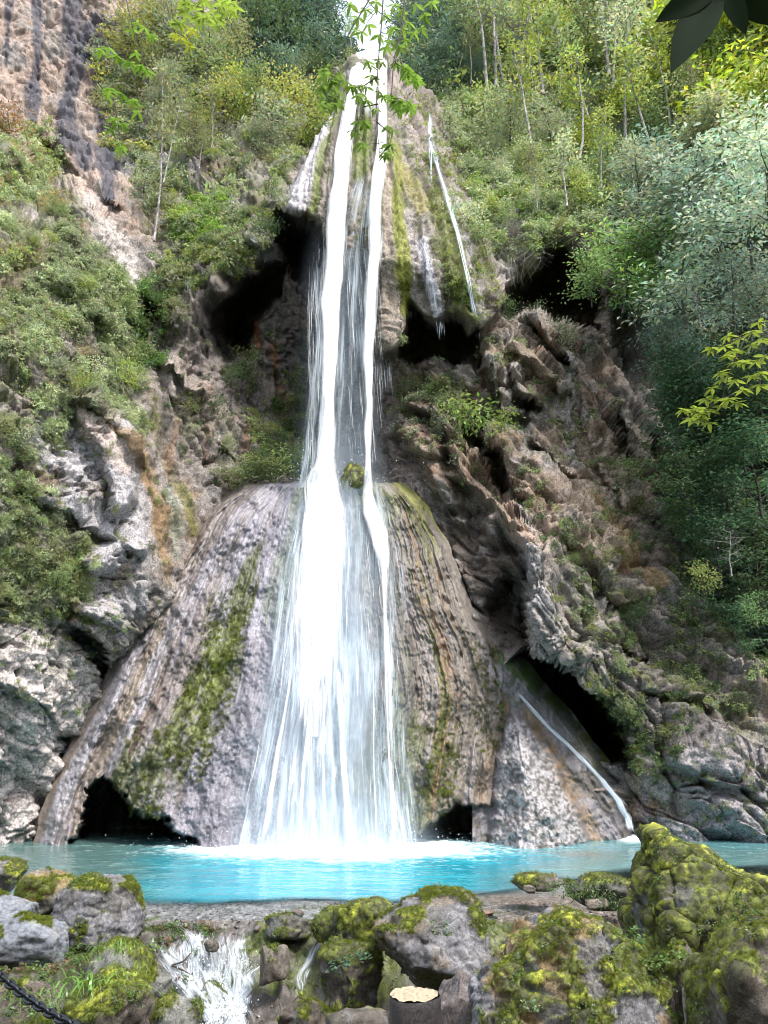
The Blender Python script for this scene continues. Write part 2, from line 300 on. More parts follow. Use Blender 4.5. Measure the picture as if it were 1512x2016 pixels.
# draping flutes on the buttress and on the walls below the overhangs
sfl = (PX-720)/(60+np.clip(PY-90, 0, 700)*.36)
fl = ridge(sfl*9+fbm(X*.4, Y*.4, Z*.25, 3, 3), PY/260, 0, 3, 61)-.5
wall = poly_sd(PX, PY, [(250,560),(480,440),(780,440),(790,930),(600,945),(420,1060),(330,1040),(250,860)])
wallm = sstep(-20, 40, wall)
flw = ridge(X*1.6+fbm(X*.5, Y*.5, Z*.3, 3, 71)*1.2, Z*.16, 0, 3, 65)-.5
fan = poly_sd(PX, PY, [(235,760),(300,700),(420,1000),(400,1110),(330,1200),(270,1130),(200,880)])
sh_f = (PX-250-(PY-760)*.33)/60
flf = ridge(sh_f*2.2, PY/400, 2, 3, 91)-.5; fanm = sstep(-8, 14, fan)
blk = (1-smooth_b)*(1-.8*fanm)
calm = 1-.55*right
f0, e0, r0 = facets((U+.5*wx_)*.24, Y*.3, (V_+.4*wz_)*.62, 71, .5)
disp0 = blk*right*((r0-.5)*.9*sstep(0, .30, e0)+f0*.5-.34*np.exp(-(e0/.05)**2))
disp = n_big*1.5*(1-.6*smooth_b)*(1-.25*right) + blk*calm*n_mid*.60 + blk*(right*(fa*.5+fb*.26)+(1-right)*(fc*.26*(1-.4*wallm)+fb*.07)) + blk*calm*fd*(.11+.05*rough_left) + blk*calm*fe*.04 + n_fine*(.13+.14*smooth_b)+smooth_b*(fd*.12+fe*.07)
def ledge(h, u, seed, a0, a1, uf):
    k = np.floor(h); f = h-k; return np.minimum(1-f, f*4)*(a0+a1*vn(u*uf, k*7.3, 0, seed)**1.5)
wU, wV = U+0*fbm(X, Y, Z, 1, 1), V_
hs = wV*.75+(fbm(U*.30, Y*.3, wV*.2, 2, 311)-.5)*2.2; hs2 = wV*2.1+(fbm(U*.6, Y*.5, wV*.5, 2, 312)-.5)*2.2
disp += blk*right*(ledge(hs, U, 313, .0, .34, .45)-.1)
hl = rv*1.25+(fbm(ru*.35, Y*.35, rv*.3, 2, 315)-.5)*2.6
disp += blk*(1-right)*(ledge(hl, ru, 316, .0, .28, .7)-.1)
crk = ridge(X*1.7+wx_, Y*1.7, Z*1.7+wz_, 3, 317); disp -= blk*calm*.28*sstep(.80, .93, crk)
disp -= blk*(.22*right*np.exp(-(ea/.05)**2)+.10*np.exp(-(eb/.06)**2)*(.3+.7*right)+.14*(1-right)*np.exp(-(ec/.04)**2)+.05*np.exp(-(ed/.06)**2))
disp += smooth_b*fl*.75+wallm*flw*.55*(1-smooth_b)+fanm*flf*.35
rr_ = ridge(X*.9, Y*.9, Z*.9, 3, 44); disp += disp0+calm*(rr_-.6)*.25*(1-smooth_b)
disp += (fbm(X*8, Y*8, Z*8, 2, 87)-.5)*.05
P2 = P+NRM*disp[..., None]
# ---- colour of the stone, the crusts and the moss
C = np.zeros(P.shape, f4)+np.array((.27,.245,.225), f4)
nz = lambda f, s, o=4: fbm(X*f, Y*f, Z*f, o, s)
warm = nz(.5, 101); C = mixc(C, (.36,.32,.30), sstep(.42, .62, warm)); C = mixc(C, (.20,.15,.11), sstep(.5, .7, nz(.7, 102)))
C = mixc(C, (.30,.17,.07), sstep(.6, .72, nz(.8, 103))*.55)
def region(poly, col, soft=30, nf=1.2, lo=.3, hi=.6, amt=1., seed=110, jit=30):
    global C
    q = poly_sd(PX+(fbm(PX/40, PY/40, 1, 3, seed)-.5)*jit*2, PY+(fbm(PX/40, PY/40, 7, 3, seed+1)-.5)*jit*2, poly)
    C = mixc(C, col, sstep(-soft, soft, q)*sstep(lo, hi, nz(nf, seed+2))*amt)
def streak(pts, col, amt=1., seed=0, edge=.5):
    global C
    q = line_m(PX+(fbm(PX/22, PY/60, 3, 3, seed+5)-.5)*26, PY, pts)
    C = mixc(C, col, sstep(0, edge, q+(fbm(PX/7, PY/40, 0, 3, seed+9)-.5)*.6)*amt)
GREY = (.46,.44,.46); PINK = (.66,.60,.58); LIL = (.33,.315,.37); OCH = (.34,.23,.12); MOSS = (.085,.105,.02); MOSSB = (.15,.185,.03); WET = (.055,.048,.046); NAVY = (.05,.055,.085); BRN = (.23,.15,.10)
# left lower face pale pink grey
region([(-20,1230),(60,1230),(220,1330),(300,1250),(180,1450),(90,1640),(-20,1665)], PINK, 30, .9, .12, .36, .95, 120)
region([(-20,1240),(220,1320),(180,1420),(-20,1390)], (.36,.33,.32), 30, .9, .3, .5, .4, 124)
region([(60,860),(130,760),(240,820),(270,960),(300,1100),(240,1250),(150,1210),(170,1060),(60,960)], GREY, 25, 1.1, .2, .45, 1., 130)
streak([(130,760,30),(190,830,40),(240,920,25)], (.55,.45,.40), .8, 3)
streak([(200,820,10),(270,900,16),(300,1000,18),(330,1100,16)], OCH, .8, 4); streak([(290,760,8),(330,900,12),(370,1010,14),(385,1050,8)], (.20,.19,.05), .8, 5)
streak([(250,870,14),(310,1040,14),(330,1150,10)], (.25,.16,.08), .7, 9)
streak([(330,960,14),(350,1040,18),(345,1100,10)], (.22,.28,.20), .5, 6); streak([(230,560,30),(280,650,30),(270,700,20)], (.16,.14,.12), .6, 6)
# pale band upper left
streak([(100,300,18),(150,350,26),(200,420,40),(250,500,45),(260,570,30)], (.50,.46,.43), .9, 7, .8); streak([(70,330,30),(30,310,30)], (.45,.30,.22), .6, 8)
# far wall with dark streaks, top left
region([(-300,-250),(330,-250),(330,500),(200,420),(60,280),(-20,230),(-300,230)], (.44,.33,.27), 25, .7, .3, .55, .9, 140)
for pts in ([(75,-50,14),(75,100,16),(60,250,20)], [(130,-60,30),(150,100,30),(130,200,16),(125,280,16)], [(190,60,40),(200,200,26),(215,380,16)], [(140,240,26),(160,300,30)], [(20,0,10),(15,120,8)], [(230,150,30),(240,300,40),(330,360,30)]):
    streak(pts, NAVY, .85, int(pts[0][0]), .5)
region([(230,80),(380,60),(420,300),(330,420),(240,330)], (.36,.34,.35), 25, .8, .35, .55, .8, 150)
streak([(288,150,14),(292,330,12)], (.52,.48,.44), .8, 12)
# wall left of and behind the fall
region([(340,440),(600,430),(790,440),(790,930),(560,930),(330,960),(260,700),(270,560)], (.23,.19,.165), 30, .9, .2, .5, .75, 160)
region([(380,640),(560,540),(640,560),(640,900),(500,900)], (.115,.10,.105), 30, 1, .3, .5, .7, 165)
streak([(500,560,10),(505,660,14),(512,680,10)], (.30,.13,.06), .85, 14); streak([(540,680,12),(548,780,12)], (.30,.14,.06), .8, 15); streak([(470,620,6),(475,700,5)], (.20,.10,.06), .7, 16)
for k in range(16):
    x = 300+k*19; y = 640+(k*53) % 200; streak([(x, y, 5), (x+random.uniform(-6, 6), y+120+(k*37) % 90, 7)], [(.36,.31,.27), WET, (.24,.14,.08), (.30,.26,.25)][k % 4], .7, 30+k)
streak([(335,690,28),(355,760,36)], (.36,.32,.29), .8, 17, .8); streak([(400,760,26),(420,830,30)], (.36,.28,.24), .8, 18, .8)
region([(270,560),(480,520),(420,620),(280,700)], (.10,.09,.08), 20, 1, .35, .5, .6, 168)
region([(440,440),(560,425),(545,500),(470,520)], (.25,.27,.26), 15, 1.2, .3, .5, .8, 172)
# right face: warm broken limestone, then grey tufa apron
region([(770,640),(1180,640),(1300,900),(1290,1150),(1100,1100),(950,1000),(800,930)], (.34,.255,.19), 40, .8, .35, .6, .9, 180)
region([(770,640),(1180,640),(1300,900),(1290,1150),(1100,1100),(950,1000),(800,930)], (.20,.11,.07), 40, 1.3, .55, .7, .7, 183)
region([(1080,850),(1250,860),(1240,1080),(1130,1060)], (.46,.37,.29), 30, .9, .25, .5, .9, 186)
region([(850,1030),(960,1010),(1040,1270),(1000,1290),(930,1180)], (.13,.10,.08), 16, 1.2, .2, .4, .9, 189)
streak([(1000,960,16),(1040,1040,26),(1060,1150,40),(1080,1260,40)], (.40,.38,.38), .8, 50, .7); streak([(960,920,14),(1010,990,14),(1050,1060,14)], (.40,.27,.19), .8, 52)
region([(1040,1150),(1250,1080),(1300,1300),(1250,1480),(1130,1340),(1050,1260)], (.30,.28,.255), 30, .9, .3, .5, .8, 192)
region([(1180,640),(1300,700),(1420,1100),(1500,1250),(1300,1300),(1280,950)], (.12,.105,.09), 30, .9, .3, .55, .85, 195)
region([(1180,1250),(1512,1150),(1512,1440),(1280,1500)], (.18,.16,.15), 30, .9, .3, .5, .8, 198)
region([(1260,1500),(1512,1440),(1560,1680),(1260,1680)], (.36,.34,.36), 30, 1.1, .3, .5, .8, 201)
streak([(1120,690,6),(1128,800,8),(1140,900,14)], (.40,.37,.36), .8, 55); streak([(1240,800,12),(1275,860,18),(1290,905,14)], (.46,.40,.32), .9, 56)
streak([(1180,970,18),(1240,1080,20),(1300,1150,14)], (.38,.25,.12), .7, 57)
# buttress: pale tufa, moss bands, brown
bm_ = sstep(-3, 8, SDB)
C = mixc(C, (.27,.24,.20), bm_*.9); C = mixc(C, (.10,.11,.04), bm_*sstep(.47, .60, nz(1.4, 611, 5))*.85); C = mixc(C, (.13,.10,.08), bm_*sstep(.52, .62, fbm(sfl*9, PY/90, 0, 4, 612))*.8)
def bstreak(pts, col, amt=1., seed=0):
    global C
    q = line_m(PX+(fbm(PX/12, PY/50, 3, 3, seed+5)-.5)*14, PY, pts); C = mixc(C, col, sstep(0, .45, q+(fbm(PX/5, PY/30, 0, 3, seed+9)-.5)*.8)*amt*bm_)
bstreak([(655,180,16),(620,300,26),(580,400,34)], (.52,.50,.52), 1, 60); bstreak([(670,200,7),(640,300,10),(615,420,12)], MOSSB, .9, 61)
bstreak([(712,240,22),(710,300,26),(706,350,18)], MOSSB, .9, 62); bstreak([(775,290,16),(780,400,18),(790,500,22),(800,620,18)], (.23,.25,.03), .95, 63)
bstreak([(760,300,10),(762,500,14),(768,680,14)], (.36,.30,.24), .9, 64); bstreak([(830,480,14),(845,560,14),(862,620,12)], (.52,.50,.54), 1, 65); bstreak([(800,420,10),(822,520,8),(815,590,8)], (.42,.38,.36), .8, 66)
bstreak([(860,400,26),(890,500,30),(930,620,30)], (.17,.19,.045), .85, 67); bstreak([(790,160,26),(810,240,26),(830,330,20)], (.34,.28,.26), .8, 68); bstreak([(790,330,16),(830,420,16)], (.30,.27,.06), .7, 69)
bstreak([(893,380,14),(925,500,12),(945,640,10)], (.40,.38,.38), .7, 70)
# moss patches on the face
ms = nz(1.5, 210, 5); tops = sstep(.1, .6, gnormals(blur(P2, 1))[..., 2])
moss_m = np.zeros(PX.shape, f4)
for poly, amt in [([(-20,240),(120,300),(230,520),(300,640),(270,860),(130,800),(60,880),(-20,900)], .9), ([(-20,900),(60,960),(190,1060),(180,1190),(80,1240),(-20,1220)], .9),
  ([(200,60),(480,30),(600,220),(560,420),(440,560),(300,620),(260,420)], .8), ([(860,180),(1180,200),(1190,440),(1060,480),(960,480)], .9), ([(300,800),(600,800),(620,930),(420,960)], .45),
  ([(940,930),(1000,1000),(1010,1080),(970,1060)], .9), ([(900,780),(1000,760),(1010,850),(930,860)], .8), ([(1100,1000),(1300,1000),(1320,1500),(1200,1500),(1120,1250)], .5), ([(-20,1200),(300,1200),(250,1330),(-20,1450)], .35), ([(760,640),(1180,640),(1250,1000),(900,1000)], .22), ([(1280,800),(1540,800),(1540,1500),(1300,1350)], .5), ([(840,-250),(1900,-250),(1900,700),(1200,640),(1180,420),(860,180)], .9), ([(-20,-250),(690,-250),(690,90),(500,200),(300,100)], .6)]:
    m = sstep(-15, 25, poly_sd(PX, PY, poly))*amt
    moss_m = np.maximum(moss_m, m*sstep(.62-.25*m, .70-.2*m, ms+.10*tops))
C = mixc(C, (.10,.12,.03), moss_m*(.5+.5*nz(4, 220, 2)))
C = mixc(C, MOSSB, moss_m*sstep(.55, .7, nz(3, 230, 3))*.5)
P2 = P2+NRM*(moss_m*(.08+.12*fbm(X*9, Y*9, Z*9, 2, 99)))[..., None]
C *= (.62+.76*fbm(X*2.2, Y*2.2, Z*2.2, 5, 240, .7))[..., None]
C *= (.8+.4*fbm(X*11, Y*11, Z*11, 2, 245))[..., None]
C = np.clip(C*.86, .012, .7)
gap = poly_sd(PX, PY, [(632,-400),(636,0),(660,60),(688,112),(722,118),(748,112),(776,60),(790,0),(800,-400)]) > -3    # the notch of open sky above the lip
gap &= (PY < 108)
keep = ~(gap[:-1, :-1] | gap[1:, 1:])
M_ROCK = rock_mat('limestone', 1.0, .45)
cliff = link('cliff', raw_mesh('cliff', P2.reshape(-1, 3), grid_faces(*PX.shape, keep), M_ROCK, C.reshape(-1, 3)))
tag(cliff, kind='structure'); cliff['label'] = 'high limestone gorge wall with caves and overhangs'
NR2 = gnormals(blur(P2, 2))
def on_cliff(px, py):
    i = np.clip(np.searchsorted(gy, py), 0, len(gy)-1); j = np.clip(np.searchsorted(gx, px), 0, len(gx)-1); return P2[i, j], NR2[i, j]
# ================================================================ THE TUFA CONE below the fall
LB = np.array([(900,540),(935,525),(950,480),(1000,408),(1100,335),(1200,275),(1300,222),(1400,172),(1500,122),(1600,84),(1670,70),(1740,60)], float)
RB = np.array([(900,770),(935,785),(950,800),(1000,850),(1100,892),(1200,932),(1290,980),(1350,1000),(1400,1004),(1500,996),(1600,990),(1670,988),(1740,988)], float)
RB2 = np.array([(1262,985),(1300,1040),(1350,1080),(1400,1125),(1450,1165),(1500,1200),(1550,1228),(1600,1246),(1670,1264),(1740,1280)], float)
def cone_base(px, py):
    t = np.clip((py-935)/735., 0, 1.1); l = np.interp(py, LB[:, 0], LB[:, 1]); r = np.interp(py, RB[:, 0], RB[:, 1]); s = (px-l)/(r-l)
    Yc = 25.4-4.8*t**.85; e = np.clip(abs(2*s-1), 0, 1.2)
    Yc = Yc+e**2.6*(1.0+.5*t)
    # past the right edge of the cone: the lower apron
    r2 = np.interp(py, RB2[:, 0], RB2[:, 1]); s3 = np.clip((px-960)/(r2-960+1e-6), 0, 1); Y2 = 22.0+1.9*np.clip((1670-py)/400., 0, 1)+s3**2*1.0
    return np.where(px > r-8, Y2, Yc), s, t
cs = np.linspace(-.0, 1.0, 560); cy = np.r_[lin(926, 1740, 2.5)]
CS, CY = np.meshgrid(cs, cy)
lB = np.interp(CY, LB[:, 0], LB[:, 1]); rB = np.interp(CY, RB[:, 0], RB[:, 1])
wob = (fbm(CY/60, CS*0, 0, 3, 5)-.5)*20
CX = lB+(rB-lB)*CS+wob*np.where(CS < .5, (1-2*CS)**2, (2*CS-1)**2)
Yc, _, T = cone_base(CX, CY); Yc = 25.4-4.8*T**.85+abs(2*CS-1)**2.6*(1.0+.5*T)
s2 = CS+(fbm(CS*5, T*2, 0, 3, 6)-.5)*.03
g1 = ridge(s2*13, T*1.1, .5, 3, 310)-.5; g2 = ridge(s2*38, T*2.5, .5, 3, 320)-.5; g3 = fbm(s2*150, T*16, 0, 3, 330)-.5
rgt = sstep(.55, .68, CS); lft = sstep(.30, .12, CS)
rel = g1*(.20+.36*rgt+.5*lft)+g2*(.10+.20*rgt+.20*lft)+g3*(.06+.06*rgt)
rel *= sstep(0, .12, T)
scal = ridge(s2*60, T*55+fbm(CS*20, T*4, 0, 2, 9)*4, 0, 2, 340)-.5      # little rimstone ripples
rel += scal*.05
_x, _y, _z = CX/60, Yc, CY/60
fk, ek, _ = facets(_x*3+fbm(_x*2, 0, _z*2, 2, 5), _y*2, _z*1.4, 360, .8)
lump = fbm(_x*1.2, _y, _z*.8, 4, 361)-.5; rel += lump*.80+fk*.06*(.4+rgt+lft)+(fbm(_x*9, _y*9, _z*9, 3, 362, .7)-.5)*.13
P_c = at(CX, CY, Yc-rel*sstep(-.0, .05, CS)*sstep(1.0, .95, CS))
# deep hollows at the foot
HOL = [([(165,1620),(172,1565),(203,1530),(240,1560),(262,1602),(325,1612),(345,1640),(385,1655),(390,1745),(120,1745),(140,1660)], 5.0), ([(790,1655),(830,1640),(868,1605),(900,1578),(940,1590),(972,1596),(980,1650),(984,1745),(855,1745)], 3.6), ([(560,1690),(860,1655),(860,1745),(400,1745)], .6)]
for poly, dep in HOL:
    k = sstep(-5, 12, poly_sd(CX+(fbm(CX/14, CY/14, 0, 3, 4)-.5)*24, CY+(fbm(CX/14, CY/14, 4, 3, 4)-.5)*24, poly)); P_c += (at(CX, CY, Yc+dep)-at(CX, CY, Yc))*k[..., None]
P_c[:14] += (np.array([0, 1.6, 0])*((np.arange(14)[::-1]/13.)**2)[:, None, None])*(.6+.8*fbm(CX[:14]/20, 0, 0, 3, 8))[..., None]
back = at(CX[:1]*.8+650*.2, CY[:1], 30.)*[1, 1, 0]+[0, 0, 1]*P_c[:1]*1.0
P_c = np.concatenate([back+[0, 0, .2], P_c*1.0], 0)
# side skirts so that the cone closes against the wall
sk = lambda c, dx: np.stack([c[:, 0]+dx, c[:, 1]+4.5, c[:, 2]], -1)
P_c = np.concatenate([sk(P_c[:, 0], -.6)[:, None], P_c, sk(P_c[:, -1], .5)[:, None]], 1)
Cc = np.zeros(CS.shape+(3,), f4)+np.array((.30,.285,.335), f4)
grain = fbm(CX/5, CY/6, 0, 4, 399, .65)
def cband(s0, s1, t0, t1, col, amt=1, seed=0, fs=30, ft=3, lo=.35, hi=.6):
    global Cc
    ds = .02; sj_ = s2+(fbm(CS*60, T*14, seed, 4, 7)-.5)*.09; m = sstep(s0-ds, s0+ds, sj_)*sstep(s1+ds, s1-ds, sj_)*sstep(t0-.05, t0+.05, T+(fbm(CS*40, T*5, 1, 2, seed)-.5)*.25)*sstep(t1+.05, t1-.05, T+(fbm(CS*40, T*5, 3, 2, seed)-.5)*.25)
    Cc = mixc(Cc, col, m*sstep(lo, hi, fbm(s2*fs, T*ft, 0, 4, 400+seed)*.72+.28*grain)*amt)
cband(-.1, .30, 0, 1.2, (.25,.21,.185), .8, 1, 24, 2, .35, .5); cband(-.1, .16, 0, 1.2, (.38,.31,.24), .7, 2, 50, 2, .4, .55)
cband(-.1, .3, 0, 1.2, (.47,.46,.52), .9, 3, 40, 2, .55, .65); cband(.02, .30, .1, 1.2, (.10,.06,.04), .8, 4, 34, 2, .58, .68); cband(.10, .4, .0, .5, (.40,.385,.45), .8, 5, 26, 2)
cband(.22, .33, .26, .80, MOSS, 1., 6, 16, 6, .36, .52); cband(.21, .33, .35, .75, (.16,.20,.02), .9, 7, 22, 7, .5, .6); cband(.13, .26, .68, .98, MOSS, .8, 8, 18, 6, .42, .52); cband(.30, .42, .0, .06, MOSSB, .8, 9)
cband(.38, .46, 0, .4, (.20,.27,.14), .6, 10); cband(.34, .56, .45, 1.2, (.20,.20,.24), .7, 11)
cband(.57, .72, .0, 1.2, (.22,.28,.29), .8, 12); cband(.66, 1.1, 0, 1.2, (.235,.20,.165), .95, 13, 20, 2, .2, .35)
cband(.68, 1.0, 0, 1.2, (.10,.085,.07), .85, 14, 60, 2, .52, .6); cband(.68, 1.0, 0, 1.2, (.42,.39,.42), .8, 15, 55, 2, .58, .66); cband(.72, .95, .05, 1.2, (.36,.19,.07), .8, 16, 45, 1.5, .62, .70)
cband(.70, .92, .05, 1.05, (.12,.135,.03), .85, 17, 26, 3, .52, .62); cband(.80, 1.1, 0, .12, (.30,.31,.06), .9, 18); cband(.66, .82, 0, .10, MOSSB, .9, 19, 20, 6, .3, .4)
cband(.68, .86, .66, 1.0, (.10,.115,.03), .8, 20, 22, 3, .4, .5)
cband(.955, 1.01, .45, 1.1, (.27,.17,.09), .7, 23, 30, 2)
Cc *= (.62+.76*fbm(s2*110, T*18, 0, 4, 450, .7))[..., None]*(.5+1.*fbm(CX/3.5, CY/4, 0, 3, 398, .7))[..., None]; Cc *= (.72+.56*fbm(s2*50, T*40, 0, 3, 470))[..., None]
Cc = np.clip(Cc*.74, .012, .6)
Cc = np.concatenate([Cc[:1], Cc], 0); Cc = np.concatenate([Cc[:, :1], Cc, Cc[:, -1:]], 1)
M_TUFA = rock_mat('tufa', 2.5, .55, rough=.45, spec=.6, cracks=.5)
cone = link('tufa_cone', raw_mesh('tufa_cone', P_c.reshape(-1, 3), grid_faces(*P_c.shape[:2]), M_TUFA, Cc.reshape(-1, 3)))
tag(cone, 'fluted cone of grey and brown tufa under the waterfall', kind='structure')
# ---- the lower apron to the right of the cone, with a pale rounded rock at its left
AS, AY = np.meshgrid(np.linspace(0, 1, 200), lin(1255, 1740, 2.6)); r2 = np.interp(AY, RB2[:, 0], RB2[:, 1]); AX = 930+(r2-930)*AS+(fbm(AY/40, 0, 4, 3, 2)-.5)*16*AS
aY = 22.0+1.9*np.clip((1670-AY)/400., 0, 1)+AS**2.5*1.0
ax_, az_ = AX/60, AY/60; asx = (AX-1000-(AY-1350)*.62)/60
aR = (ridge(asx*1.3, AY/300, 0, 3, 801)-.5)*.30*sstep(0, 40, AX-1130)+(fbm(ax_*1.5, az_*1.2, 0, 5, 802)-.5)*.5+(facets(ax_*2, 0*ax_, az_*1.6, 803, .8)[0])*.12+(fbm(ax_*9, az_*9, 0, 3, 804, .7)-.5)*.10
rk = poly_sd(AX+(fbm(ax_*2, az_*2, 3, 3, 805)-.5)*26, AY, [(985,1430),(1010,1400),(1060,1440),(1100,1510),(1140,1590),(1156,1660),(1156,1745),(960,1745)]); aR += 1.0*sstep(-6, 70, rk)+.35*sstep(-5, 8, rk)
lip_ = sstep(-40, 0, AX-r2); aR -= .5*lip_
P_a = at(AX, AY, aY-aR); P_a = np.concatenate([P_a, P_a[:, -1:]+np.array([.7, 4., .3])], 1); P_a = np.concatenate([P_a[:1]+np.array([0, 3., .2]), P_a], 0)
Ca = np.zeros(AX.shape+(3,), f4)+np.array((.24,.225,.24), f4); an = fbm(ax_*2, az_*2, 0, 4, 810); am = fbm(AX/5, AY/5, 0, 4, 811, .65)
Ca = mixc(Ca, (.13,.11,.09), sstep(.5, .62, an)*.8); Ca = mixc(Ca, (.40,.385,.40), sstep(0, 12, rk)*sstep(.42, .52, am*.6+an*.4)); Ca = mixc(Ca, (.13,.12,.10), sstep(0, 12, rk)*sstep(.50, .44, am)*.7)
Ca = mixc(Ca, (.27,.17,.08), sstep(26, 6, np.abs(AX-1060-(AY-1430)*.52))*sstep(.4, .55, am)*.8*(AY > 1380)); Ca = mixc(Ca, MOSS, sstep(60, 10, r2-AX)*sstep(.38, .5, am*.5+an*.5)*sstep(1620, 1500, AY)); Ca = mixc(Ca, (.07,.12,.03), sstep(1420, 1330, AY)*sstep(.4, .5, an)*.9)
Ca *= (.5+1.*am)[..., None]; Ca = np.clip(Ca*.85, .012, .6); Ca = np.concatenate([Ca, Ca[:, -1:]], 1); Ca = np.concatenate([Ca[:1], Ca], 0)
ap = link('tufa_apron', raw_mesh('tufa_apron', P_a.reshape(-1, 3), grid_faces(*P_a.shape[:2]), M_TUFA, Ca.reshape(-1, 3))); tag(ap, kind='structure')
def cone_Y(px, py):
    a, s, t = cone_base(px, py); return a
# ================================================================ NEAR GROUND: pool bed, ledge, cascade, banks
def ground(X_, Y_, det=True):
    X_ = np.asarray(X_, float); Y_ = np.asarray(Y_, float)
    lip = 12.35+(vn(X_*.9, 0, 0, 7)-.5)*.7; far = 14.1+(vn(X_*.5, 3, 0, 8)-.5)*.3+1.7*sstep(.8, 3.8, X_)
    z = -.055+0*X_
    z = z-1.7*sstep(0, 3.2, Y_-far)                                             # pool bed
    d = sstep(0, 1.75, lip-Y_); z = z-.98*d-.06*np.clip(lip-Y_, 0, 9)*.6        # drop of the cascade
    lb = sstep(-2.55, -3.5, X_+(vn(Y_*.8, 2, 0, 11)-.5)*.8+ (Y_-11)*.0)*sstep(14.2, 12.6, Y_); z = z*(1-lb)+lb*(-.12+.1*(vn(X_*.7, Y_*.7, 0, 12)-.5))
    rb = sstep(1.6, 2.6, X_)*sstep(12.3, 11.2, Y_); z = z*(1-rb)+rb*(-.25)
    nb = sstep(6.4, 5, Y_); z = z*(1-nb)+nb*(-.5)
    if det:
        land = sstep(14.6, 13.4, Y_)
        a, e, r = facets(X_*2.2, Y_*1.7, z*2.4, 51, .8); b, e2, r2 = facets(X_*6, Y_*6, z*6, 52, .7)
        amp = .05+.95*sstep(.0, .35, lip-Y_)+.0*X_; amp = amp*(1-.45*lb)
        z = z+land*(amp*(a*.34+(fbm(X_*1.6, Y_*1.6, 0, 4, 53)-.5)*.40-.07*np.exp(-(e/.08)**2))+(b*.028+(fbm(X_*9, Y_*9, 0, 3, 54)-.5)*.05))
    return z
gxs = np.r_[lin(-9, -4.6, .05), lin(-4.56, 6.0, .021), lin(6.05, 10, .06)]; gys = np.r_[lin(3.5, 7.3, .06), lin(7.33, 14.3, .021), lin(14.4, 19, .12), lin(19.3, 27, .35)]
GX, GY = np.meshgrid(gxs, gys); GZ = ground(GX, GY)
G = np.stack([GX, GY, GZ], -1); gpx, gpy = proj(G)
GC = np.zeros(G.shape, f4)+np.array((.115,.098,.085), f4)
q1 = fbm(GX*1.3, GY*1.3, GZ*1.3, 4, 501); q2 = fbm(GX*4, GY*4, GZ*4, 4, 502); q3 = fbm(GX*22, GY*22, GZ*10, 3, 503)
GC = mixc(GC, (.23,.22,.24), sstep(.54, .66, q1)); GC = mixc(GC, (.09,.065,.045), sstep(.52, .62, q2)*.7); GC = mixc(GC, (.30,.19,.10), sstep(.6, .7, fbm(GX*2, GY*2, 0, 3, 507))*.5)
shelf = sstep(12.2, 12.6, GY)*sstep(15, 14.2, GY); GC = mixc(GC, (.30,.285,.285), shelf*.9); GC = mixc(GC, (.25,.17,.11), shelf*sstep(.8, 2, GX)*.8); GC = mixc(GC, (.44,.42,.42), shelf*sstep(.56, .62, q3)*.8); GC = mixc(GC, (.10,.09,.08), shelf*sstep(.44, .38, q3)*.8)
bed = sstep(14.2, 15.5, GY); GC = mixc(GC, (.40,.42,.40), bed)
gm = sstep(.50, .60, fbm(GX*1.8, GY*1.8, 3, 4, 504)+.06*sstep(-2.4, -3.2, GX)+.05*sstep(.1, .9, gnormals(blur(G, 2))[..., 2])-.22*shelf-.12*sstep(-1.9, -2.5, GX)*sstep(-3.0, -2.6, GX)-.12*np.exp(-((GX+2.6-.0)/.6)**2))*sstep(14.2, 12.9, GY)
GC = mixc(GC, MOSS, gm); GC = mixc(GC, MOSSB, gm*sstep(.5, .62, q2)*.8); G[..., 2] += gm*(.015+.04*fbm(GX*16, GY*16, 0, 2, 506))
lbm = sstep(-2.6, -3.3, GX)*sstep(12.6, 12, GY); GC = mixc(GC, (.055,.05,.035), lbm*.75)
GC *= (.5+1.*fbm(GX*12, GY*12, GZ*12, 4, 505, .7))[..., None]
M_WETROCK = rock_mat('wet_rock', 3.5, .45, rough=.42, spec=.6)
streambed = link('stream_bed', raw_mesh('stream_bed', G.reshape(-1, 3), grid_faces(*G.shape[:2]), M_WETROCK, np.clip(GC*.72, .01, .6).reshape(-1, 3))); tag(streambed, kind='structure')
gG = dict(x=gxs, y=gys)
def gz(x, y): return float(GZ[min(np.searchsorted(gys, y), len(gys)-1), min(np.searchsorted(gxs, x), len(gxs)-1)])
def hit(px, py, y0=6.5, y1=14.):
    Ys = np.linspace(y0, y1, 260); p = at(np.full(260, px), np.full(260, py), Ys)
    i = np.clip(np.searchsorted(gys, p[:, 1]), 0, len(gys)-1); j = np.clip(np.searchsorted(gxs, p[:, 0]), 0, len(gxs)-1)
    k = np.nonzero(p[:, 2] <= GZ[i, j])[0]; return p[k[0]] if len(k) else p[-1]
# ---- the hillside behind the viewer closes the gorge
hx = np.linspace(-70, 70, 90); hv = np.linspace(0, 1, 60); HX, HV = np.meshgrid(hx, hv)
hill = np.stack([HX, -9-30*HV**.8-(HX/40)**2*-4, -.6+24*HV**1.1], -1); hill += (fbm(HX*.2, HV*8, 0, 4, 600)[..., None]-.5)*np.array([0, 6, 5])
M_HILL = rock_mat('hill_soil', .3, .5, base=[(.3, (.035,.05,.02)), (.6, (.08,.10,.035))])
tag(link('hillside', raw_mesh('hillside', hill.reshape(-1, 3), grid_faces(60, 90), M_HILL)), kind='structure')
fl_ = np.array([(-70,-12,-.75),(70,-12,-.75),(70,6,-.75),(-70,6,-.75)]); tag(link('ground', raw_mesh('ground', fl_, np.array([[0,1,2,3]]), M_HILL)), kind='structure')
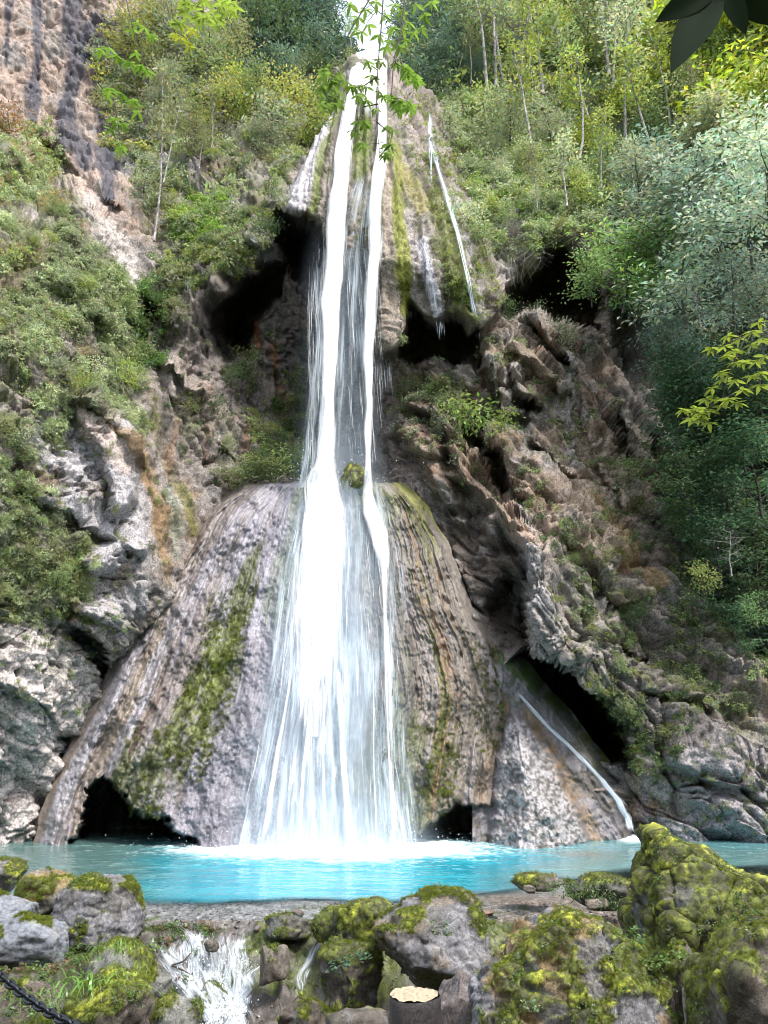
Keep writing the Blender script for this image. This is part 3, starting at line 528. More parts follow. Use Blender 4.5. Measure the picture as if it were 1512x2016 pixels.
# ================================================================ POOL WATER
def pool_mat():
    m, t, o = newmat('pool_water'); p = N(t, 'ShaderNodeBsdfPrincipled'); tr = N(t, 'ShaderNodeBsdfTransparent'); mx = N(t, 'ShaderNodeMixShader')
    a = N(t, 'ShaderNodeAttribute'); a.attribute_name = 'Col'; L(t, a.outputs['Color'], p.inputs['Base Color']); d = N(t, 'ShaderNodeAttribute'); d.attribute_name = 'murk'
    r = N(t, 'ShaderNodeAttribute'); r.attribute_name = 'foam'; mr = N(t, 'ShaderNodeMapRange'); L(t, r.outputs['Fac'], mr.inputs[0]); mr.inputs[3].default_value = .07; mr.inputs[4].default_value = .7; L(t, mr.outputs[0], p.inputs['Roughness'])
    p.inputs['IOR'].default_value = 1.33
    L(t, d.outputs['Fac'], mx.inputs[0]); L(t, tr.outputs[0], mx.inputs[1]); L(t, p.outputs[0], mx.inputs[2]); L(t, mx.outputs[0], o.inputs[0])
    tc = N(t, 'ShaderNodeTexCoord'); mp = N(t, 'ShaderNodeMapping'); mp.inputs['Scale'].default_value = (1, .6, 1); L(t, tc.outputs['Object'], mp.inputs[0]); n = N(t, 'ShaderNodeTexNoise'); n.inputs['Scale'].default_value = 9; n.inputs['Detail'].default_value = 5; L(t, mp.outputs[0], n.inputs['Vector'])
    b = N(t, 'ShaderNodeBump'); b.inputs['Distance'].default_value = .02; b.inputs['Strength'].default_value = .6; L(t, n.outputs['Fac'], b.inputs['Height']); L(t, b.outputs[0], p.inputs['Normal'])
    return m
wx = lin(-16, 16, .055); wy = lin(12.15, 26, .055); WX, WY = np.meshgrid(wx, wy)
agit = np.exp(-((WX+1.2)/4.2)**2-((WY-20.2)/2.6)**2)
WZ = (fbm(WX*1.1, WY*2.2, 0, 3, 700)-.5)*.05*(.35+1.8*agit)*sstep(12.3, 14.5, WY)+(ridge(WX*2.6, WY*4.6, 0, 3, 701)-.6)*.03*(.4+agit)*sstep(12.3, 14.6, WY)
WP = np.stack([WX, WY, WZ+.006], -1); wpx, wpy = proj(WP)
jn = (fbm(WX*.9, WY*1.6, 0, 4, 702)-.5)
far_edge = np.interp(wpx, [-200,150,282,480,700,880,1000,1130,1235,1500], [1745,1765,1770,1766,1768,1756,1742,1727,1708,1700])
murk = sstep(12, -4, wpy-far_edge+jn*22)*.93+.07
WC = np.zeros(WP.shape, f4)+np.array((.006,.235,.32), f4)
WC = mixc(WC, (.015,.28,.36), sstep(.42, .6, fbm(WX*1.2, WY*2.5, 0, 4, 703)))
WC = mixc(WC, (.09,.17,.165), sstep(470, 190, wpx+jn*160+(wpy-1700)*.8)); WC = mixc(WC, (.12,.16,.15), sstep(960, 1200, wpx+jn*160)); WC = mixc(WC, (.10,.27,.30), sstep(1685, 1668, wpy+jn*16)*sstep(800, 950, wpx)*.8)
WC = mixc(WC, (.09,.22,.22), sstep(-46, -14, wpy-far_edge)*sstep(900, 1050, wpx)*.7)
rad = np.hypot((wpx-650)/310., (wpy-1672+jn*10)/24.)
foam = sstep(1.25, .45, rad+jn*.35+(fbm(WX*6, WY*9, 0, 3, 709)-.5)*.6); fs = ridge(WX*1.4, WY*3.2, 0, 4, 705)
foam = np.maximum(foam, sstep(2.1, .9, np.hypot((wpx-690)/330., (wpy-1664)/36.))*sstep(.84, .95, fs)*.35)
foam = np.maximum(foam, sstep(.86, .93, fs)*sstep(12, -20, wpy-far_edge)*.12)
foam = np.maximum(foam, sstep(1, .3, np.hypot((wpx-1245)/40., (wpy-1650)/14.))*.9)
WC = mixc(WC, (.90,.93,.94), foam); WP[..., 2] += foam*(fbm(WX*4, WY*6, 0, 3, 706))*.16
M_POOL = pool_mat()
tag(link('pool_water', raw_mesh('pool_water', WP.reshape(-1, 3), grid_faces(*WX.shape), M_POOL, WC.reshape(-1, 3), attrs={'murk': np.maximum(murk, foam).ravel(), 'foam': foam.ravel()})), kind='structure')
# ================================================================ FALLING WATER
def water_mat(name, su=.22, sv=.008, col=(.93,.95,.97), tl=.35, soft=.16):
    m, t, o = newmat(name); df = N(t, 'ShaderNodeBsdfDiffuse'); df.inputs[0].default_value = (*col, 1); ts = N(t, 'ShaderNodeBsdfTranslucent'); ts.inputs[0].default_value = (*col, 1)
    m1 = N(t, 'ShaderNodeMixShader'); m1.inputs[0].default_value = tl; L(t, df.outputs[0], m1.inputs[1]); L(t, ts.outputs[0], m1.inputs[2])
    tr = N(t, 'ShaderNodeBsdfTransparent'); mx = N(t, 'ShaderNodeMixShader'); L(t, tr.outputs[0], mx.inputs[1]); L(t, m1.outputs[0], mx.inputs[2]); L(t, mx.outputs[0], o.inputs[0])
    fl = N(t, 'ShaderNodeAttribute'); fl.attribute_name = 'flow'; d = N(t, 'ShaderNodeAttribute'); d.attribute_name = 'dens'
    mp = N(t, 'ShaderNodeMapping'); mp.inputs['Scale'].default_value = (su, sv, 1); L(t, fl.outputs['Vector'], mp.inputs[0]); n = N(t, 'ShaderNodeTexNoise'); n.inputs['Scale'].default_value = 1; n.inputs['Detail'].default_value = 6; n.inputs['Roughness'].default_value = .65; L(t, mp.outputs[0], n.inputs['Vector'])
    mp2 = N(t, 'ShaderNodeMapping'); mp2.inputs['Scale'].default_value = (su*.22, sv*.8, 1); L(t, fl.outputs['Vector'], mp2.inputs[0]); n2 = N(t, 'ShaderNodeTexNoise'); n2.inputs['Scale'].default_value = 1; n2.inputs['Detail'].default_value = 3; L(t, mp2.outputs[0], n2.inputs['Vector'])
    av = N(t, 'ShaderNodeMath', operation='ADD'); L(t, n.outputs['Fac'], av.inputs[0]); L(t, n2.outputs['Fac'], av.inputs[1]); hf = N(t, 'ShaderNodeMath', operation='MULTIPLY'); hf.inputs[1].default_value = .5; L(t, av.outputs[0], hf.inputs[0])
    mr = N(t, 'ShaderNodeMapRange', interpolation_type='SMOOTHSTEP'); L(t, hf.outputs[0], mr.inputs[0])
    # threshold falls as density rises
    th = N(t, 'ShaderNodeMapRange'); L(t, d.outputs['Fac'], th.inputs[0]); th.inputs[3].default_value = .66; th.inputs[4].default_value = .18
    ad = N(t, 'ShaderNodeMath', operation='ADD'); ad.inputs[1].default_value = soft; L(t, th.outputs[0], ad.inputs[0]); L(t, th.outputs[0], mr.inputs[1]); L(t, ad.outputs[0], mr.inputs[2])
    L(t, mr.outputs[0], mx.inputs[0]); return m
M_FALL = water_mat('falling_water', .26, .008, (.95,.965,.98), soft=.26); M_VEIL = water_mat('water_veil', .34, .008, (.74,.84,.92), soft=.34); M_CASC = water_mat('cascade_water', .45, .03, (.74,.82,.90), soft=.30)
M_MIST, t_, o_ = newmat('mist'); _a = N(t_, 'ShaderNodeAttribute'); _a.attribute_name = 'dens'; _d = N(t_, 'ShaderNodeBsdfDiffuse'); _d.inputs[0].default_value = (.66,.79,.92,1); _ts = N(t_, 'ShaderNodeBsdfTranslucent'); _ts.inputs[0].default_value = (.66,.79,.92,1); _m1 = N(t_, 'ShaderNodeMixShader'); L(t_, _d.outputs[0], _m1.inputs[1]); L(t_, _ts.outputs[0], _m1.inputs[2]); _m1.inputs[0].default_value = .4; _t = N(t_, 'ShaderNodeBsdfTransparent'); _m = N(t_, 'ShaderNodeMixShader'); L(t_, _a.outputs['Fac'], _m.inputs[0]); L(t_, _t.outputs[0], _m.inputs[1]); L(t_, _m1.outputs[0], _m.inputs[2]); L(t_, _m.outputs[0], o_.inputs[0])
def cone_front(px, py): return cone_Y(px, py)
def fallY(px, py):
    """depth of the water: on the tufa chute, free, then on the cone"""
    px = np.asarray(px, float); py = np.asarray(py, float)
    d, _ = cliff_depth(px, py, False); top = d-.55
    lipY = 25.4+0*px; free = lipY-(py-430)/500*.6
    c = cone_Y(px, np.maximum(py, 930))-.34
    return np.where(py < 430, top, 0)*(1-0)+np.where((py >= 430) & (py < 940), free, 0)+np.where(py >= 940, np.minimum(c, 24.9), 0)
def sheet(name, rows, mat, dens, Yoff=0, bulge=.2, nu=40, step=7, parent=None, useed=0, edge=.35, wob=3):
    """rows: (py, left, right, density)"""
    Rw = np.array(rows, float); ys = lin(Rw[0, 0], Rw[-1, 0], step); u = np.linspace(0, 1, nu); U_, Y_ = np.meshgrid(u, ys)
    l = np.interp(Y_, Rw[:, 0], Rw[:, 1])+(vn(Y_/50, 0, 0, useed)-.5)*wob*2; r = np.interp(Y_, Rw[:, 0], Rw[:, 2])+(vn(Y_/50, 5, 0, useed)-.5)*wob*2; dn = np.interp(Y_, Rw[:, 0], Rw[:, 3])
    px = l+(r-l)*U_; D_ = fallY(px, Y_); D_ = blur(D_, 6)+Yoff-bulge*(1-(2*U_-1)**2)+(fbm(px/10, Y_/120, useed, 3, 9)-.5)*.12
    P_ = at(px, Y_, D_); e = sstep(0, edge, np.minimum(U_, 1-U_)*2)
    d_ = dn*dens*e*sstep(0, .03, (Y_-Rw[0, 0])/(Rw[-1, 0]-Rw[0, 0])+.005)
    if mat is not M_MIST: d_ = d_*(.58+.78*fbm(px/11, Y_/85, useed, 3, 12))
    me = raw_mesh(name, P_.reshape(-1, 3), grid_faces(len(ys), nu), mat, attrs={'dens': d_.ravel()}, uvs=np.stack([(U_*(Rw[:, 2]-Rw[:, 1]).mean()+useed*37).ravel(), Y_.ravel()], -1))
    return link(name, me, parent)
def strands(name, paths, mat, parent=None, wpx=2., dens=1.0, Yf=None, seed=0):
    """many thin ribbons: paths = list of arrays (px, py, width px)"""
    V = []; F = []; DD = []; UU = []; b = 0
    for k, pt in enumerate(paths):
        pt = np.asarray(pt, float); Y_ = Yf(pt[:, 0], pt[:, 1]); n = len(pt); wd = pt[:, 2]
        Lp = at(pt[:, 0]-wd/2, pt[:, 1], Y_); Rp = at(pt[:, 0]+wd/2, pt[:, 1], Y_); Cp_ = at(pt[:, 0], pt[:, 1], Y_-wd*.006)
        V.append(np.stack([Lp, Cp_, Rp], 1).reshape(-1, 3)); i = np.arange(n-1)*3+b
        F.append(np.stack([i, i+1, i+4, i+3], -1)); F.append(np.stack([i+1, i+2, i+5, i+4], -1)); b += 3*n
        fade = np.minimum(1, np.minimum(np.arange(n), np.arange(n)[::-1])/3.); dd = np.stack([fade*.3, fade, fade*.3], 1)*dens; DD.append(dd.ravel())
        UU.append(np.stack([np.tile([0, 3, 6], n)+k*13.7, np.repeat(pt[:, 1], 3)+k*71], -1))
    me = raw_mesh(name, np.concatenate(V), np.concatenate(F), mat, attrs={'dens': np.concatenate(DD)}, uvs=np.concatenate(UU)); o = link(name, me, parent); o['kind'] = 'stuff'; return o
wf = bpy.data.objects.new('waterfall', None); S.collection.objects.link(wf); wf.location = at(640, 1660, 20.6)
tag(wf, 'tall main waterfall of white streams plunging over the tufa cone into the turquoise pool', 'waterfall')
wf.location = (0, 0, 0)
A = [(98,690,735,1.),(115,682,742,1.),(200,668,712,1.),(300,652,704,1.),(400,634,694,1.),(500,626,690,1.),(600,622,682,1.),(700,622,676,.95),(800,620,672,.92),(900,612,670,.95),(945,592,676,1.05),(1000,585,684,1.1),(1100,570,686,1.1),(1200,560,688,.95),(1300,552,690,.74),(1360,540,690,.56),(1450,524,694,.44),(1550,508,697,.40),(1668,492,700,.46)]
widen = lambda A_, k: [(y, l-(r-l)*k, r+(r-l)*k, d) for y, l, r, d in A_]
sheet('main_stream', [(y, l-(r-l)*(.06 if y < 930 else .2), r+(r-l)*(.06 if y < 930 else .2), d*(.95 if y < 930 else 1)) for y, l, r, d in A], M_FALL, 1.0, -.25, .10, 50, 7, wf, 1, .95)
sheet('main_stream', widen([a for a in A if a[0] < 1460], -.02), M_FALL, 1.0, -.40, .10, 50, 7, wf, 11, .8)
sheet('main_stream', [(y, l+8, r-8, d*.9) for y, l, r, d in A if y < 1350], M_FALL, 1., .0, .1, 30, 9, wf, 2, .5)
B = [(98,728,764,.9),(120,738,768,1.),(200,744,764,1.),(300,734,764,1.),(400,722,758,1.),(500,718,756,1.),(600,712,746,1.),(700,712,740,.95),(800,716,736,.95),(900,714,732,.95),(970,708,738,.95),(1010,706,756,.85),(1045,712,778,.68),(1100,732,778,.52),(1160,744,770,.5),(1260,750,774,.46),(1400,756,782,.42),(1550,760,788,.4),(1668,760,790,.4)]
sheet('side_stream', widen(B, .16), M_FALL, 1.0, -.35, .08, 26, 7, wf, 3, .95); sheet('side_stream', widen(B, 0), M_FALL, 1.0, -.45, .08, 26, 7, wf, 13, .8)
sheet('veil', [(330,698,742,.5),(420,670,740,.6),(520,640,742,.56),(650,626,740,.48),(800,618,735,.38),(900,608,735,.32),(950,600,730,.3)], M_VEIL, 1., .1, .1, 34, 9, wf, 4, .25)
sheet('veil', [(470,602,650,.12),(560,598,655,.42),(650,608,660,.5),(750,604,660,.55),(850,592,650,.58),(945,578,645,.62),(960,570,640,.6)], M_VEIL, 1., -.1, .1, 30, 8, wf, 5, .5)
sheet('veil', [(936,575,770,.30),(1000,560,790,.50),(1100,535,800,.52),(1200,515,808,.52),(1350,487,818,.52),(1500,452,832,.54),(1668,410,862,.56)], M_VEIL, 1., -.06, .12, 90, 8, wf, 6, .30)
sheet('veil', [(980,560,720,.45),(1100,540,715,.5),(1250,522,712,.5),(1400,500,720,.46),(1550,475,730,.42),(1668,440,760,.46)], M_VEIL, 1., -.28, .2, 70, 8, wf, 7, .45)
sheet('veil', [(1060,740,800,.45),(1200,745,812,.40),(1400,742,820,.38),(1668,735,845,.42)], M_VEIL, 1., -.18, .1, 40, 9, wf, 8, .4)
sheet('mist', [(425,600,775,.0),(470,595,775,.06),(560,580,778,.20),(650,580,765,.20),(800,580,765,.20),(930,560,775,.36),(960,550,790,.3)], M_MIST, 1., .35, .2, 30, 12, wf, 21, .8)
sheet('mist', [(940,545,795,.2),(1000,540,800,.30),(1200,500,818,.34),(1400,460,835,.36),(1600,425,860,.38),(1672,410,890,.45)], M_MIST, 1., -.12, .1, 40, 12, wf, 22, .8)
sheet('mist', [(1560,430,900,.05),(1630,430,880,.15),(1676,410,920,.4)], M_MIST, 1., -.7, .2, 40, 8, wf, 23, .8)
sheet('main_stream', [(98,690,768,.9),(150,680,768,.85),(190,676,766,.6),(230,676,764,.25)], M_FALL, 1., -.45, .05, 30, 8, wf, 24, .6)  # added white sheet, stands for glare as well as water at the lip
def curve_pts(px0, px1, y0, y1, w0, w1, n=22, bow=0, wv=2, sd=0):
    t = np.linspace(0, 1, n); return np.stack([px0+(px1-px0)*t**1.15+bow*np.sin(t*3.14)+(vn(t*6, sd, 0, 4)-.5)*wv*2, y0+(y1-y0)*t, w0+(w1-w0)*t], -1)
def over_fall(off): return lambda x, y: np.interp(y, [400, 430, 940, 960], [1, 1, 1, 1])*fallY(x, y)+off
br = [curve_pts(575, 514, 1290, 1672, 8, 13, 30), curve_pts(664, 692, 1290, 1672, 14, 18, 30), curve_pts(752, 776, 1090, 1672, 5, 8, 30), curve_pts(733, 742, 1300, 1672, 2, 5, 24), curve_pts(612, 586, 1320, 1672, 6, 9, 24), curve_pts(636, 640, 1320, 1672, 6, 9, 24), curve_pts(724, 722, 900, 1010, 6, 14, 10)]
strands('bright_strand', [b for b in br for _ in (0, 1)], M_FALL, wf, dens=.98, Yf=over_fall(-.5))
fine = []
for k in range(250):
    s = RNG.uniform(.06, .94); y0 = RNG.uniform(960, 1500); l = np.interp(y0, [950, 1350, 1660], [585, 505, 440]); r = np.interp(y0, [950, 1350, 1660], [745, 812, 850]); x0 = l+(r-l)*s; ln = RNG.uniform(60, 260); y1 = min(y0+ln, 1672)
    l1 = np.interp(y1, [950, 1350, 1660], [585, 505, 440]); r1 = np.interp(y1, [950, 1350, 1660], [745, 812, 850]); fine.append(curve_pts(x0, l1+(r1-l1)*s, y0, y1, RNG.uniform(.8, 2.2), RNG.uniform(1, 3), 9, 0, 1.5, k))
for k in range(260):
    x0 = RNG.choice([RNG.uniform(608, 640), RNG.uniform(680, 745)], p=[.55, .45]); y0 = RNG.uniform(450, 850); y1 = min(y0+RNG.uniform(60, 220), 945); fine.append(curve_pts(x0, x0+(640-x0)*-.35*(y1-y0)/400, y0, y1, 1, 2.2, 9, 0, 1.5, k+900))
strands('fine_strand', fine, M_FALL, wf, dens=.58, Yf=over_fall(-.42))
# small side falls
def small_fall(label, paths, Yf, mat=None, name='thin_waterfall', cat='thin waterfall'):
    paths = [np.stack([p[:, 0]+(vn(p[:, 1]/18, k, 0, 5)-.5)*3, p[:, 1], p[:, 2]*(.35+1.2*vn(p[:, 1]/26, k*3, 0, 6))], -1) for k, p in enumerate(map(np.asarray, paths))]; o = strands(name, paths, mat or M_VEIL, None, dens=.80, Yf=Yf); del o['kind']; tag(o, label, cat); return o
bY = lambda x, y: blur(np.atleast_2d(cliff_depth(np.asarray(x, float), np.asarray(y, float), False)[0]), 0)[0]-.75
mult = lambda pts, n, sp: [np.array([(x+dx, y, w_) for x, y, w_ in pts]) for dx in np.linspace(-sp, sp, n)]
def resamp(pts, n=40):
    p = np.array(pts, float); t = np.linspace(p[0, 1], p[-1, 1], n); return [(np.interp(y, p[:, 1], p[:, 0]), y, np.interp(y, p[:, 1], p[:, 2])) for y in t]
small_fall('thin pale blue waterfall right of the main fall, down the mossy tufa skirt', mult(resamp([(849,200,4),(845,260,11),(856,310,13),(878,380,11),(902,460,9),(920,540,7),(938,640,4)]), 3, 2.), bY)
small_fall('faint short trickle left of the head of the thin blue waterfall', mult(resamp([(846,270,4),(848,330,4),(850,380,2)], 14), 2, 1.), bY)
small_fall('faint trickle ending in the dripping lip of the tufa skirt', mult(resamp([(815,450,2),(838,500,3),(852,560,4),(862,630,4)], 20), 2, 1), bY)
small_fall('dripping threads of water below the tufa skirt in the dark cave mouth', [curve_pts(866+dx, 867+dx, 622, 622+RNG.uniform(30, 70), 1., 2., 8, 0, .6, k) for k, dx in enumerate(np.linspace(-6, 7, 9))], lambda x, y: 0*x+25.2)
small_fall('last threads dripping below the thin blue waterfall', [curve_pts(938+dx, 939+dx, 640, 680, .8, 1.4, 6, 0, .6, k) for k, dx in enumerate((-3, 1, 4))], lambda x, y: 0*x+25.2)
small_fall('thin drip falling under the ledge left of the main waterfall', [curve_pts(368+dx, 371+dx, 528, 588, 1., 2., 8, 0, .6, k) for k, dx in enumerate((-3, 0, 3))], lambda x, y: 0*x+25.3)
small_fall('tiny second drip high under the ledge left of the main waterfall', [curve_pts(450+dx, 451+dx, 478, 500, 1., 2., 5, 0, .6, k) for k, dx in enumerate((-1, 2))], lambda x, y: 0*x+25.3)
small_fall('sheet of fine drops hanging from the tufa lip right of the side stream', [curve_pts(x0, x0+1, 690+RNG.uniform(0, 10), 760+RNG.uniform(0, 60), .8, 1.3, 8, 0, .8, k) for k, x0 in enumerate(np.linspace(743, 772, 12))], lambda x, y: 0*x+24.9)
cY = lambda x, y: cone_Y(np.asarray(x, float), np.asarray(y, float))-.5
small_fall('white stream sliding down the right foot of the tufa cone', mult(resamp([(1004,1346,3),(1030,1375,5),(1080,1432,7),(1130,1478,8),(1180,1530,9),(1215,1575,12),(1236,1610,14),(1248,1648,18)]), 5, 3.), cY, M_CASC, 'sliding_stream', 'stream')
# spray
def drops(name, label, C_, n, spread, size, parent=None):
    ico = np.array([(1,0,0),(-1,0,0),(0,1,0),(0,-1,0),(0,0,1.6),(0,0,-1.6)], float); fc = np.array([(0,2,4),(2,1,4),(1,3,4),(3,0,4),(2,0,5),(1,2,5),(3,1,5),(0,3,5)])
    c = np.array(C_)+RNG.normal(size=(n, 3))*np.array(spread); c[:, 2] = np.abs(c[:, 2]-C_[2])+C_[2]; s = RNG.uniform(.4, 1, n)**2*size
    o = link(name, raw_mesh(name, (c[:, None]+ico[None]*s[:, None, None]).reshape(-1, 3), (fc[None]+6*np.arange(n)[:, None, None]).reshape(-1, 3), M_DROP), parent); o['kind'] = 'stuff'; return o
M_DROP, t_, o_ = newmat('drops'); _p = N(t_, 'ShaderNodeBsdfPrincipled'); _p.inputs['Base Color'].default_value = (.9,.94,.96,1); _p.inputs['Roughness'].default_value = .3; L(t_, _p.outputs[0], o_.inputs[0])
drops('spray', '', at(640, 1668, 20.2), 500, (1.7, .4, .22), .013, wf); drops('spray', '', at(650, 950, 24.4), 300, (1.0, .3, .5), .02, wf); drops('spray', '', at(900, 1668, 20.3), 120, (1.1, .4, .10), .010, wf)
# ---- the cascade over the ledge in front
cf = bpy.data.objects.new('cascade', None); S.collection.objects.link(cf); tag(cf, 'small white cascade fanning over mossy stones in front of the pool', 'cascade')
def casc(name, starts, end, n, wd, parent, y1=2035, sj=12, ej=30, dens=.9, up=.05):
    V = []
    paths3 = []
    for k in range(n):
        sx, sy = starts[RNG.integers(len(starts))]; sx += RNG.normal()*sj; sy += RNG.uniform(-2, 10); ex = end[0]+RNG.normal()*ej; ey = end[1]+RNG.uniform(-30, 10)
        t0 = RNG.uniform(0, .55); t1 = min(1, t0+RNG.uniform(.2, .5)); t = np.linspace(t0, t1, 12)
        px = sx+(ex-sx)*(t*.55+.45*t**2)+(vn(t*5, k, 0, 3)-.5)*10; py = sy+(ey-sy)*t
        pts = np.array([hit(a, b) for a, b in zip(px, py)]); pts = np.array([np.convolve(np.pad(pts[:, i], 2, mode='edge'), np.ones(5)/5, 'valid') for i in range(3)]).T
        pts[:, 1] -= .06; pts[:, 2] += up+RNG.uniform(0, .05); paths3.append((pts, RNG.uniform(.5, 1)*wd))
    V = []; F = []; DD = []; UU = []; b = 0
    for k, (p, wv) in enumerate(paths3):
        m_ = len(p); taper = np.sin(np.linspace(.25, 2.9, m_))[:, None]*wv; s_ = np.array([1, 0, 0])
        V.append(np.stack([p-s_*taper, p+np.array([0, -.5, .3])*taper, p+s_*taper], 1).reshape(-1, 3)); i = np.arange(m_-1)*3+b
        F += [np.stack([i, i+1, i+4, i+3], -1), np.stack([i+1, i+2, i+5, i+4], -1)]; b += 3*m_
        fd_ = np.sin(np.linspace(.15, 3., m_)); DD.append((np.stack([fd_*.25, fd_, fd_*.25], 1)*dens).ravel()); UU.append(np.stack([np.tile([0, 6, 12], m_)+k*17, np.repeat(np.arange(m_)*14., 3)+k*50], -1))
    o = link(name, raw_mesh(name, np.concatenate(V), np.concatenate(F), M_CASC, attrs={'dens': np.concatenate(DD)*.55}, uvs=np.concatenate(UU)), parent); o['kind'] = 'stuff'; return o
def casc_sheet(name, rows, parent, dens=1., seed=0, nu=22, lift=.05):
    Rw = np.array(rows, float); ys = lin(Rw[0, 0], Rw[-1, 0], 6); u = np.linspace(0, 1, nu); P_ = np.zeros((len(ys), nu, 3)); l = np.interp(ys, Rw[:, 0], Rw[:, 1])+(vn(ys/25, 0, 0, seed)-.5)*22; r = np.interp(ys, Rw[:, 0], Rw[:, 2])+(vn(ys/25, 9, 0, seed)-.5)*22
    for i, y in enumerate(ys):
        for j in range(nu): P_[i, j] = hit(l[i]+(r[i]-l[i])*u[j], y)
    P_ = blur(P_, 3)+np.array([0, -lift-.02, lift]); P_[..., 2] += .05*(fbm(P_[..., 0]*5, P_[..., 2]*4, 0, 3, seed)-.3)
    e = sstep(0, .6, np.minimum(u, 1-u)*2)[None]*np.interp(ys, Rw[:, 0], Rw[:, 3])[:, None]*np.minimum(1, (np.arange(len(ys))+.5)/7.)[:, None]
    o = link(name, raw_mesh(name, P_.reshape(-1, 3), grid_faces(len(ys), nu), M_CASC, attrs={'dens': (e*dens*.82).ravel()}, uvs=np.stack([(u[None]*(r-l)[:, None]+seed*53).ravel(), np.repeat(ys, nu)], -1)), parent); return o
casc_sheet('white_water', [(1806,325,410,.5),(1830,330,420,.66),(1870,355,420,.62),(1915,365,445,.68),(1960,385,480,.8),(1995,395,495,1.0),(2045,400,510,1.1)], cf, .92, 1, 30)
casc_sheet('white_water', [(1832,425,515,.55),(1870,425,505,.7),(1920,425,490,.62),(1980,430,500,.8),(2045,420,500,1.)], cf, .92, 2, 30)
casc_sheet('white_water', [(1852,292,335,.8),(1890,292,365,.8),(1925,320,385,.7),(1965,355,420,.85),(2020,390,450,1.)], cf, 1, 3)
casc_sheet('white_water', [(1870,505,535,.5),(1920,480,520,.7),(1980,455,500,.8),(2030,440,490,.9)], cf, 1, 4)
casc_sheet('white_water', [(1812,300,535,.62),(1860,292,540,.74),(1920,292,530,.74),(2040,340,540,.62)], cf, 1, 5, 50, .02)
casc('white_water', [(360,1822),(378,1812),(395,1828)], (430, 2020), 70, .022, cf)
casc('white_water', [(440,1838),(455,1846),(490,1845)], (440, 2020), 50, .02, cf)
casc('white_water', [(305,1862),(312,1880)], (400, 2010), 24, .02, cf, sj=8); casc('white_water', [(515,1860),(500,1900)], (450, 2030), 20, .018, cf)
fo = np.array([hit(x, y) for x, y in [(435, 2005)]])[0]; drops('foam', '', fo+[0, 0, .02], 500, (.16, .2, .09), .018, cf); drops('spray', '', hit(430, 1930)+[0, -.1, .05], 400, (.3, .25, .16), .009, cf)
cf2 = casc_sheet('side_cascade', [(1828,640,665,.6),(1860,615,645,.7),(1900,592,622,.75),(1950,578,605,.7),(2030,560,595,.75)], None, 1, 6, 14); tag(cf2, 'thin side cascade running down between mossy stones left of the middle boulder', 'cascade')
cf3 = casc_sheet('side_cascade', [(1838,965,1000,.4),(1870,940,985,.5),(1920,870,960,.6),(1945,860,950,.75),(1975,880,950,.2)], None, 1, 7, 16); tag(cf3, 'short white rapid between the middle boulder and the big mossy boulder', 'cascade')
